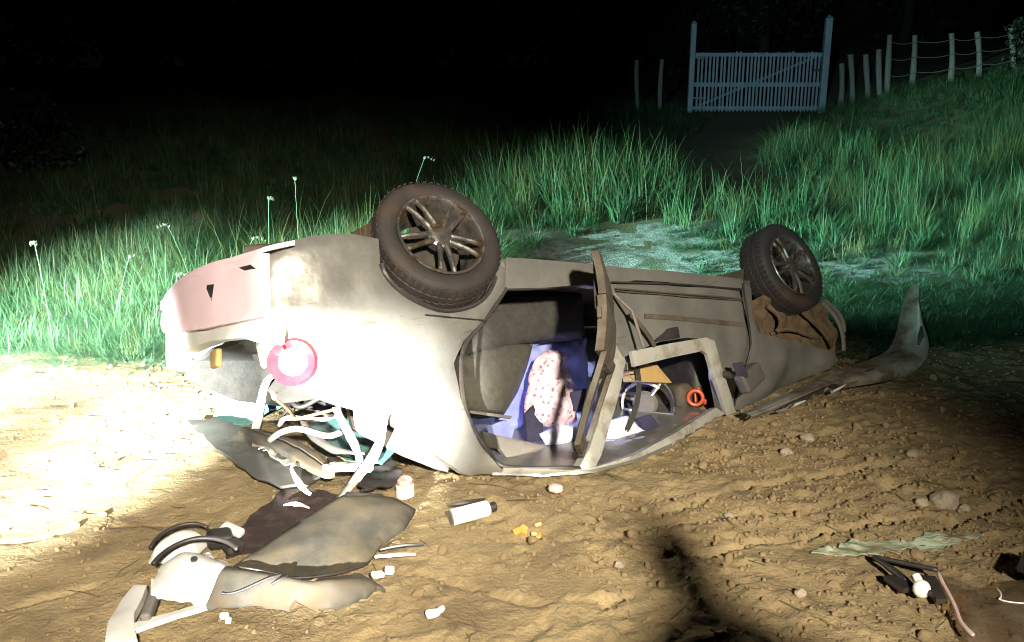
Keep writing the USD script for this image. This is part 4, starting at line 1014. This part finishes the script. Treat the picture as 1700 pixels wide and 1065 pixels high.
for k, (pts, mt) in enumerate((([[-1.175, 3.974, 0.30], [-1.08, 3.9, 0.25], [-1.018, 3.811, 0.27], [-0.861, 3.85, 0.30]], 'mud'), ([[-1.186, 4.031, 0.15], [-1.1, 3.95, 0.22], [-1.013, 4.029, 0.18], [-0.883, 4.0, 0.22]], 'pink_plastic'),
                               ([[-1.046, 3.5, 0.509], [-1.03, 3.55, 0.46], [-0.96, 3.58, 0.47], [-0.874, 3.5, 0.495]], 'mud'), ([[-1.166, 4.029, 0.2], [-1.06, 4.0, 0.27], [-0.958, 3.948, 0.25], [-0.896, 4.0, 0.22]], 'black_plastic'),
                               ([[-1.10, 3.95, 0.33], [-1.02, 3.9, 0.30], [-0.93, 3.92, 0.34], [-0.84, 3.86, 0.28]], 'black_plastic'), ([[-1.2, 3.9, 0.12], [-1.05, 3.85, 0.2], [-0.95, 3.88, 0.16], [-0.83, 3.8, 0.2]], 'trim_grey'))):
    tg.part('loose_cable', tube(pts, .009 + .004 * (k % 3), 6, 20), mt, True)
gp = [(-1.80, 4.36), (-1.56, 4.05), (-1.227, 3.671), (-1.06, 3.545), (-0.94, 3.56), (-0.90, 3.64), (-1.10, 3.92), (-1.36, 4.18), (-1.62, 4.36)]
single('detached_window_panel', shell(jag(gp, .006, .05), lambda x, y: np.stack([x, y, .035 + .05 * np.clip((y - 3.5 + .6 * (x + 1)) * 1.0, 0, 1) + .01 * meshkit.fbm(np.stack([x * 5, y * 5, x * 0], -1), 2)], -1), (0, 0, -.018), .04, .004), 'dusty_glass', 'dusty grey window panel lying flat below the torn tailgate', 'window panel')
tg.part('broken_hinge', tube([[-1.02, 3.60, .10], [-0.96, 3.50, .07], [-0.90, 3.44, .05]], [.008, .017, .008], 8, 12), 'pink_plastic')
single('red_trim_shard', tube([[-1.0, 3.37, .03], [-0.94, 3.35, .045], [-0.88, 3.34, .03]], [.004, .011, .004], 6, 10), 'pink_plastic', 'small pale pink shard in the shadow behind the grey panel', 'shard')
tg.part('strip_foot', rbox((.17, .05, .035), .01, (-.66, 3.44, .03), (0, .1, .05)), 'black_plastic')
for k, (x, y, s, lab) in enumerate(((-1.55, 4.55, .16, 'largest blue-green glass shard in the grass left of the strut'), (-1.72, 4.75, .11, 'blue-green glass shard farthest left beside the panel'), (-1.42, 4.72, .09, 'small blue-green glass shard just left of the curved strut'))):
    t = [(x + s * math.cos(a) * (0.6 + .5 * rng.random()), y + s * math.sin(a) * (.6 + .5 * rng.random())) for a in np.linspace(0, 6.28, 8)[:-1]]
    single('glass_shard', shell(t, lambda xx, yy, z0=gz_(x, y), y0=y: np.stack([xx, yy, z0 + .05 + .35 * (yy - y0)], -1), (0, 0, -.006), .05), 'teal_glass', lab, 'glass shard', 'glass shards by the tailgate')

single('boot_carpet', shell(jag([(-1.118, 2.955), (-1.137, 3.122), (-1.108, 3.362), (-1.05, 3.56), (-0.868, 3.55), (-0.772, 3.50), (-0.85, 3.262), (-0.97, 3.024)], .008, .05, 4), lambda x, y: np.stack([x, y, np.array([gz_(a, b) for a, b in zip(x, y)]) + .02 + .03 * meshkit.fbm(np.stack([x * 5, y * 5, x * 0], -1), 3, 2)], -1), (0, 0, -.012), .03), 'shelf_shadow_brown', 'dark reddish-brown sheet painting the shadow behind the parcel shelf', 'shadow_sheet')  # sheet added on the dirt in place of the shelf's shadow
single('black_liner', shell(jag([(-0.677, 3.462), (-0.69, 3.66), (-0.66, 3.80), (-0.601, 3.845), (-0.519, 3.671), (-0.556, 3.468)], .008, .03, 6), lambda x, y: np.stack([x, y, .03 + .06 * meshkit.fbm(np.stack([x * 12, y * 12, x * 0], -1), 3, 3)], -1), (0, 0, -.01), .02), 'black_plastic', 'crumpled black sheet painting the shadow beside the white blade-shaped strip', 'liner')  # black sheet added as the shadow to the right of the strip
# parcel shelf: a domed panel resting on the skirt
shf = np.array([[-1.013, 2.726, 0.095], [-0.951, 2.851, 0.098], [-0.845, 3.067, 0.101], [-0.731, 3.28, 0.103], [-0.60, 3.33, .085], [-0.496, 3.339, 0.063], [-0.412, 3.283, 0.04], [-0.441, 3.142, 0.03], [-0.515, 3.018, 0.03], [-0.551, 2.88, 0.03], [-0.649, 2.794, 0.031], [-0.768, 2.736, 0.048], [-0.89, 2.709, 0.069]])
Am = np.c_[shf[:, :2], np.ones(len(shf))]
co = np.linalg.lstsq(Am, shf[:, 2], rcond=None)[0]
import shapely
sh_bd = Polygon(shf[:, :2]).exterior


def shelf_fn(x, y):
    d = shapely.distance(shapely.points(x, y), sh_bd)
    return np.stack([x, y, co[0] * x + co[1] * y + co[2] + .035 * np.sqrt(np.clip(d / .15, 0, 1)) + .012 + .006 * meshkit.fbm(np.stack([x * 7, y * 7, x * 0], -1), 3)], -1)


ps = Thing('parcel_shelf', (-0.7, 3.0, 0.0), 'large grey carpeted parcel shelf lying on the dirt in front', 'parcel shelf')
pp = ps.part('carpet_panel', shell(shf[:, :2], shelf_fn, (0, 0, -.016), .022, .004), 'panel_grey')
ps.part('dark_rim', tube(shelf_fn(shf[[0, 12, 11, 10, 9], 0], shf[[0, 12, 11, 10, 9], 1]) + [0, -.004, -.006], .006, 6, 24), 'black_plastic', True)

# bumper skin with white housings
skr = np.array([[-1.244, 2.573, 0.08], [-1.276, 2.715, 0.10], [-1.232, 2.80, 0.11], [-1.155, 2.81, 0.10], [-0.989, 2.74, 0.075], [-0.80, 2.715, 0.05], [-0.719, 2.70, 0.045], [-0.604, 2.775, 0.04], [-0.534, 2.774, 0.035], [-0.458, 2.713, 0.03], [-0.609, 2.598, 0.03], [-0.77, 2.572, 0.04], [-0.935, 2.573, 0.05], [-1.027, 2.54, 0.06], [-1.141, 2.573, 0.075]])
Am = np.c_[skr[:, :2], np.ones(len(skr))]
co2 = np.linalg.lstsq(Am, skr[:, 2], rcond=None)[0]
sk_bd = Polygon(skr[:, :2]).exterior


def skirt_fn(x, y):
    d = shapely.distance(shapely.points(x, y), sk_bd)
    return np.stack([x, y, co2[0] * x + co2[1] * y + co2[2] + .05 * np.sqrt(np.clip(d / .1, 0, 1)) + .016 * np.sin(14 * (y + .35 * x)) * np.clip(d / .05, 0, 1) + .012 * (meshkit.fbm(np.stack([x * 6, y * 6, x * 0], -1), 3, 8) - .3)], -1)


sk = Thing('bumper_skin', (-0.9, 2.68, 0.0), 'torn pale bumper skin on the dirt with a white left end', 'bumper piece')
skr_j = Polygon(jag([tuple(p_) for p_ in skr[:, :2]], .007, .03, 9)).buffer(0)
skr_j = max(skr_j.geoms, key=lambda g: g.area) if skr_j.geom_type != 'Polygon' else skr_j
white_end = skr_j.intersection(Polygon([(-1.4, 2.4), (-1.06, 2.4), (-1.0, 2.9), (-1.4, 2.9)]))
grey_end = skr_j.difference(Polygon([(-1.4, 2.4), (-1.06, 2.4), (-1.0, 2.9), (-1.4, 2.9)]))
grey_end = max(grey_end.geoms, key=lambda g: g.area) if grey_end.geom_type != 'Polygon' else grey_end
sk.part('white_end', shell(white_end, skirt_fn, (0, 0, -.02), .02, .005), 'white_paint')
sk.part('grey_skin', shell(grey_end, skirt_fn, (0, 0, -.02), .02, .005), 'skirt_grey')
sk.part('dark_seam', tube(skirt_fn(np.array([-1.29, -1.26, -1.19, -1.10, -1.02]), np.array([2.70, 2.79, 2.845, 2.85, 2.80])) + [0, .015, .0], .009, 8, 24), 'black_plastic', True)  # black tube painting a band of shade along the white end
cutl = np.array([(-1.0, 2.575), (-.93, 2.60), (-.86, 2.63), (-.80, 2.685)])
sk.part('cut_line', tube(skirt_fn(cutl[:, 0], cutl[:, 1]) + [0, 0, .004], .005, 6, 20), 'black_plastic', True)
cutl = np.array([(-.98, 2.705), (-.90, 2.685), (-.82, 2.69), (-.795, 2.65), (-.84, 2.615)])
sk.part('cut_line', tube(skirt_fn(cutl[:, 0], cutl[:, 1]) + [0, 0, .004], .004, 6, 20), 'black_plastic', True)
sk.part('bolt_hole', revolve([(0, 0), (.012, 0), (.012, .008), (0, .008)], tuple(skirt_fn(np.array([-1.135]), np.array([2.70]))[0] + [0, 0, .002]), (0, -.3, 1), 16), 'black_plastic')
wh = Thing('lamp_housing', (-1.32, 2.98, 0.0), 'white broken lamp housing behind the left end of the bumper skin', 'lamp housing')
hp = [(-1.395, 2.90), (-1.40, 2.98), (-1.35, 3.06), (-1.26, 3.08), (-1.215, 3.04), (-1.23, 2.95), (-1.30, 2.90)]
hb_ = Polygon(hp).exterior
wh.part('shell', shell(hp, lambda x, y: np.stack([x, y, .03 + .075 * np.sqrt(np.clip(shapely.distance(shapely.points(x, y), hb_) / .07, 0, 1))], -1), (0, 0, -.012), .018), 'white_paint')
wh.part('dark_rim', tube([(-1.41, 2.96, .05), (-1.385, 3.04, .075), (-1.32, 3.10, .08), (-1.24, 3.11, .06)], .008, 8, 18), 'black_plastic', True)  # black tube painting the shade behind the white housing
wh.part('inner_bracket', [rbox((.10, .08, .06), .02, (-1.16, 3.02, .06), (.2, .1, .5)), rbox((.07, .06, .05), .015, (-1.09, 2.97, .05), (.1, .3, .9))], 'black_plastic')
cl = Thing('white_clip', (-1.12, 3.09, 0.0), 'small white clip beside the broken lamp housing, near the shadow', 'clip')
cl.part('body', rbox((.10, .045, .035), .014, (-1.13, 3.09, .06), (.1, .25, -.35)), 'white_paint')
cl.part('tab', rbox((.03, .03, .05), .008, (-1.17, 3.10, .05)), 'white_paint')
# white bracket at the bottom left
br = Thing('white_bracket', (-1.2, 2.55, 0.0), 'white L-shaped bracket with a grey insert at the bottom left', 'bracket')
br_z = lambda k: (lambda x, y: np.stack([x, y, .055 + k + .015 * meshkit.fbm(np.stack([x * 9, y * 9, x * 0], -1), 2)], -1))
br.part('upright', shell([(-1.345, 2.665), (-1.30, 2.67), (-1.285, 2.60), (-1.27, 2.50), (-1.235, 2.42), (-1.20, 2.36), (-1.29, 2.33), (-1.335, 2.45), (-1.35, 2.58)], br_z(.01), (0, 0, -.04), .03, .008), 'white_paint')
br.part('bar', shell([(-1.262, 2.445), (-1.15, 2.527), (-1.05, 2.60), (-1.01, 2.618), (-1.005, 2.598), (-1.13, 2.505), (-1.245, 2.41)], br_z(0), (0, 0, -.025), .03, .006), 'white_paint')
br.part('insert', rbox((.035, .16, .05), .012, (-1.235, 2.54, .06), (0, 0, .2)), 'trim_grey')

# small things
jar = Thing('small_jar', (-0.50, 3.61, 0.0), 'small white jar with a dusky cap standing near the rear pillar', 'jar')
z0 = gz_(-.50, 3.61)
jar.part('body', revolve([(0, 0), (.038, 0), (.043, .006), (.043, .058), (.038, .064), (0, .064)], (-.50, 3.61, z0), (0, 0, 1), 28), 'bone_white')
jar.part('lid', revolve([(0, .062), (.036, .062), (.036, .088), (.031, .093), (0, .093)], (-.50, 3.61, z0), (0, 0, 1), 28), 'pink_plastic')
can = Thing('white_bottle', (-0.17, 3.33, 0.0), 'white cylindrical bottle lying on the dirt in front of the car', 'bottle')
z0 = gz_(-.17, 3.32) + .036
axv = np.array([.185, .085, .01]) / np.linalg.norm([.185, .085, .01])
can.part('body', revolve([(0, 0), (.030, 0), (.036, .006), (.036, .165), (.030, .176), (.0, .178)], (-.262, 3.285, z0), tuple(axv), 28), 'bone_white')
can.part('cap', revolve([(0, .175), (.022, .175), (.022, .205), (.018, .21), (0, .21)], (-.262, 3.285, z0), tuple(axv), 24), 'black_plastic')
can.part('base_ring', revolve([(0, -.004), (.032, -.004), (.034, .002), (.03, .004), (0, .004)], (-.262, 3.285, z0), tuple(axv), 24), 'trim_grey')
single('dark_strap', tube([(-.27, 3.37, .03), (-.20, 3.385, .035), (-.12, 3.43, .03)], [.006, .012, .005], 6, 12), 'black_plastic', 'thin dark strip painting the shadow behind the white bottle', 'strap')  # black strip added as the bottle's shadow
of = []
for k in range(6):
    of.append(rbox((.04 * rng.uniform(.5, 1), .03, .018), .005, (.065 + rng.uniform(-.05, .05), 3.245 + rng.uniform(-.03, .03), gz_(.06, 3.24) + .012 + .005 * k), tuple(rng.uniform(-.5, .5, 3))))
single('orange_lens_fragment', of, 'orange_plastic', 'broken orange lamp lens right of the white bottle', 'lens fragment')
single('pale_scrap', [rbox((.05, .035, .022), .01, (-.277, 2.59, gz_(-.277, 2.59) + .014), (.2, .1, .4)), rbox((.03, .02, .03), .008, (-.25, 2.60, gz_(-.25, 2.6) + .018), (.5, .1, .9))], 'bone_white', 'crumpled white scrap alone at the bottom of the dirt', 'scrap')
single('white_crumb', [rbox((.05, .03, .02), .008, (-.50, 2.80, .03), (.1, .2, .6)), rbox((.035, .03, .025), .008, (-.46, 2.83, .03), (.4, .2, .2))], 'bone_white', 'white crumbs at the right end of the bumper skin', 'scrap')
single('white_crumb', [rbox((.03, .02, .02), .006, (-.98, 2.53, .035), (.1, .2, .6)), rbox((.02, .02, .02), .006, (-.96, 2.51, .03))], 'bone_white', 'tiny white crumb under the dark cut of the bumper skin', 'scrap')
single('trim_stick', tube([(-.53, 2.93, .03), (-.45, 2.935, .035), (-.375, 2.95, .03)], [.006, .008, .005], 6, 8), 'pink_plastic', 'short pinkish trim stick beside the parcel shelf', 'trim strip')
single('dark_twig', tube([(-.52, 2.99, .025), (-.43, 3.0, .04), (-.35, 3.02, .03)], [.006, .007, .004], 6, 8), 'black_plastic', 'dark twig lying above the pinkish trim stick', 'twig')
single('pink_stone', pebble(33).apply_transform(trimesh.transformations.scale_and_translate(.036, (.20, 3.56, .02))), 'pink_plastic', 'pinkish stone right below the roof rail', 'stone')

for k, (x, y, s, lab) in enumerate(((1.95, 3.47, .085, 'largest pale stone on the dirt at the right'), (1.84, 3.46, .040, 'small pale stone touching the largest one on its left'), (2.02, 3.43, .035, 'dark stone touching the largest one on its right'),
                                    (1.42, 4.05, .05, 'pale stone below the front fender'), (1.60, 4.25, .055, 'pale stone close under the bumper strip'), (2.05, 4.0, .05, 'dark stone below the upturned bumper'), (.95, 3.35, .03, 'small pale stone left of the deep ruts'),
                                    (.42, 2.95, .028, 'small stone in the middle of the foreground dirt'), (1.05, 2.72, .03, 'small stone near the bottom dark patch'))):
    m = pebble(60 + k, .8); s *= .72; m.apply_scale(s); m.apply_translation((x, y, gz_(x, y) + s * .3))
    single('stone', m, 'stone_grey', 'rough ' + lab, 'stone', 'loose stones on the road')

# flattened pale green plastic strip
st = np.array([(1.20, 3.04), (1.30, 3.075), (1.45, 3.13), (1.62, 3.16), (1.80, 3.20), (1.93, 3.215), (1.97, 3.17), (1.85, 3.13), (1.68, 3.085), (1.50, 3.05), (1.38, 3.02), (1.28, 3.02)])
st_fn = lambda x, y: np.stack([x, y, np.array([gz_(a, b) for a, b in zip(x, y)]) + .004 + .020 * meshkit.fbm(np.stack([x * 10, y * 40, x * 0], -1), 3, 15)], -1)
single('plastic_strip', shell(jag([tuple(p_) for p_ in st], .011, .022, 12), st_fn, (0, 0, -.006), .018), 'green_plastic', 'flattened pale green plastic strip on the dirt at the right', 'plastic strip')

# broken lamp cover at the bottom right
lc = Thing('lamp_cover', (1.65, 2.6, 0.0), 'smoky see-through lamp cover at the bottom right corner', 'lamp cover')
lz = gz_(1.6, 2.6) + .02
lpoly = [(1.585, 2.80), (1.63, 2.75), (1.69, 2.69), (1.74, 2.70), (1.80, 2.735), (1.90, 2.76), (1.98, 2.70), (2.0, 2.5), (1.9, 2.30), (1.6, 2.28), (1.48, 2.40), (1.535, 2.58)]
lb = Polygon(lpoly).exterior
lens_fn = lambda x, y: np.stack([x, y, lz + .05 * np.sqrt(np.clip(shapely.distance(shapely.points(x, y), lb) / .2, 0, 1)) + .02], -1)
lc.part('lens', shell(lpoly, lens_fn, (0, 0, -.005), .03), 'lens')
lc.part('pale_edge', tube(lens_fn(np.array([1.585, 1.56, 1.535, 1.51, 1.50]), np.array([2.80, 2.69, 2.58, 2.5, 2.4])), .008, 6, 16), 'pink_plastic', True)
e = lens_fn(np.array([1.60, 1.63, 1.69]), np.array([2.775, 2.745, 2.695]))
lc.part('scratch', tube(lens_fn(np.array([1.72, 1.70, 1.67]), np.array([2.66, 2.60, 2.56])) + [0, 0, .003], .0035, 5, 12), 'bone_white', True)
lc.part('scratch', tube(lens_fn(np.array([1.67, 1.72, 1.80, 1.88]), np.array([2.56, 2.53, 2.53, 2.57])) + [0, 0, .003], .003, 5, 12), 'bone_white', True)
lc.part('scratch', tube(lens_fn(np.array([1.80, 1.83, 1.88]), np.array([2.59, 2.63, 2.66])) + [0, 0, .003], .003, 5, 12), 'bone_white', True)
bk = Thing('black_bracket', (1.43, 2.74, 0.0), 'black V-shaped bracket left of the smoky lamp cover', 'bracket')
bk.part('arm', tube([(1.40, 2.93, .03), (1.425, 2.83, .035), (1.44, 2.74, .04)], [.008, .014, .012], 8, 12), 'black_plastic', True)
bk.part('arm', tube([(1.40, 2.93, .03), (1.50, 2.86, .04), (1.58, 2.80, .05)], [.008, .010, .010], 8, 12), 'black_plastic', True)
bk.part('foot', shell([(1.37, 2.77), (1.40, 2.775), (1.45, 2.74), (1.455, 2.70), (1.40, 2.68)], lambda x, y: np.stack([x, y, .045 + 0 * x], -1), (0, 0, -.02), .03), 'black_plastic')
bk.part('side_plate', shell([(1.52, 2.80), (1.57, 2.79), (1.54, 2.64), (1.50, 2.64)], lambda x, y: np.stack([x, y, .03 + 0 * x], -1), (0, 0, -.02), .03), 'black_plastic')
bu = Thing('lamp_bulb', (1.45, 2.67, 0.0), 'white bulb holder resting against the black bracket', 'bulb')
bu.part('body', trimesh.creation.icosphere(3, .03, ).apply_transform(trimesh.transformations.scale_and_translate((1.0, .9, 1.1), (1.452, 2.655, .06))), 'bone_white', True)
bu.part('socket', revolve([(0, 0), (.012, 0), (.010, .012), (0, .012)], (1.468, 2.632, .058), (.6, -.75, .1), 16), 'black_plastic')
bu.part('glass_tip', revolve([(0, 0), (.016, 0), (.014, .03), (0, .04)], (1.45, 2.67, .075), (-.1, .8, .5), 16), 'lamp_clear')
single('black_flap', shell([(1.86, 2.78), (1.93, 2.86), (2.02, 2.84), (2.06, 2.74), (1.94, 2.70)], lambda x, y: np.stack([x, y, .05 + .3 * (y - 2.7)], -1), (0, 0, -.012), .03), 'black_plastic', 'black plastic flap at the right edge above the lamp cover', 'plastic flap')

# ------------------------------------------------------------------ a bystander next to the photographer, just out of frame, whose shadow falls on the dirt
from manifold3d import Manifold


def limb(chain):
    """chain: (joint, radius) list; hulls of neighbouring balls."""
    out = Manifold()
    for (a, ra), (b, rb) in zip(chain[:-1], chain[1:]):
        out = out + Manifold.batch_hull([Manifold.sphere(ra, 20).translate(a), Manifold.sphere(rb, 20).translate(b)])
    return out


def soft(m, size=0.02, it=12):
    m = m.refine_to_length(size).to_mesh()
    t = trimesh.Trimesh(m.vert_properties[:, :3], m.tri_verts)
    trimesh.smoothing.filter_taubin(t, iterations=it)
    return t


mat('skin', (0.30, 0.17, 0.11), (0.36, 0.21, 0.14), 10, 0.5)
mat('jacket_cloth', (0.03, 0.035, 0.05), (0.05, 0.055, 0.075), 12, 0.9, bump=0.004)
mat('trouser_cloth', (0.04, 0.045, 0.07), (0.06, 0.065, 0.09), 12, 0.9, bump=0.004)
mat('hair', (0.012, 0.010, 0.008), (0.02, 0.017, 0.013), 30, 0.6)
PB = np.array([0.85, 0.30, float(height(0.85, 0.30))])
put = lambda m: m.apply_translation(PB)
body = limb([((0, 0, .98), .12), ((0, .01, 1.18), .115), ((0, .0, 1.38), .13), ((0, 0, 1.47), .07), ((0, .02, 1.56), .055), ((0, .03, 1.66), .08)])
head = Manifold.sphere(1, 32).scale((.075, .095, .115)).translate((0, .035, 1.645))
nose = limb([((0, .125, 1.65), .010), ((0, .142, 1.622), .014)])
body = body + head + nose + limb([((-.074, .03, 1.655), .012), ((-.076, .022, 1.625), .010)]) + limb([((.074, .03, 1.655), .012), ((.076, .022, 1.625), .010)])
jacket = limb([((0, 0, .95), .155), ((0, .01, 1.18), .15), ((0, 0, 1.36), .15)]) + limb([((-.17, 0, 1.40), .075), ((.17, 0, 1.40), .075)]) + limb([((-.06, -.03, 1.47), .10), ((.06, -.03, 1.47), .10), ((0, -.06, 1.55), .085)])
trousers = limb([((-.08, 0, .93), .11), ((.08, 0, .93), .11)])
shoes = Manifold()
for sx in (-1, 1):
    hand = np.array([sx * .27, .10, .86])
    body = body + limb([((sx * .18, 0, 1.40), .055), ((sx * .245, -.03, 1.13), .042), ((sx * .26, .08, .93), .028), (tuple(hand), .03)])
    for k in range(4):
        f0 = hand + [0, -.03 + .02 * k, -.03]
        body = body + limb([(tuple(f0), .010), (tuple(f0 + [0, .008, -.035]), .009), (tuple(f0 + [-sx * .015, .012, -.065 + .004 * abs(k - 1.5)]), .008)])
    body = body + limb([(tuple(hand + [0, .02, .0]), .012), (tuple(hand + [-sx * .01, .05, -.03]), .010), (tuple(hand + [-sx * .015, .055, -.055]), .009)])
    body = body + limb([((sx * .09, 0, .92), .09), ((sx * .10, .01, .50), .055), ((sx * .11, -.02, .09), .04)])
    jacket = jacket + limb([((sx * .18, 0, 1.40), .075), ((sx * .245, -.03, 1.13), .062), ((sx * .26, .07, .95), .048)])
    trousers = trousers + limb([((sx * .09, 0, .90), .105), ((sx * .10, .01, .50), .075), ((sx * .11, -.02, .10), .062)])
    shoes = shoes + limb([((sx * .11, -.04, .045), .043), ((sx * .115, .08, .04), .042), ((sx * .12, .15, .032), .03)])
hairm = Manifold.sphere(1, 32).scale((.082, .10, .115)).translate((0, .022, 1.665)) - Manifold.cube((.4, .3, .3), True).translate((0, .20, 1.62)) - Manifold.cube((.4, .4, .2), True).translate((0, 0, 1.50))
ps_ = Thing('person', tuple(PB), 'standing person in a dark jacket and trousers at the right of the photographer', 'person')
ps_.part('body', put(soft(body, .012, 8)), 'skin', True)
ps_.part('jacket', put(soft(jacket)), 'jacket_cloth', True)
ps_.part('trousers', put(soft(trousers)), 'trouser_cloth', True)
ps_.part('shoes', put(soft(shoes)), 'black_plastic', True)
ps_.part('hair', put(soft(hairm, .015, 4)), 'hair', True)
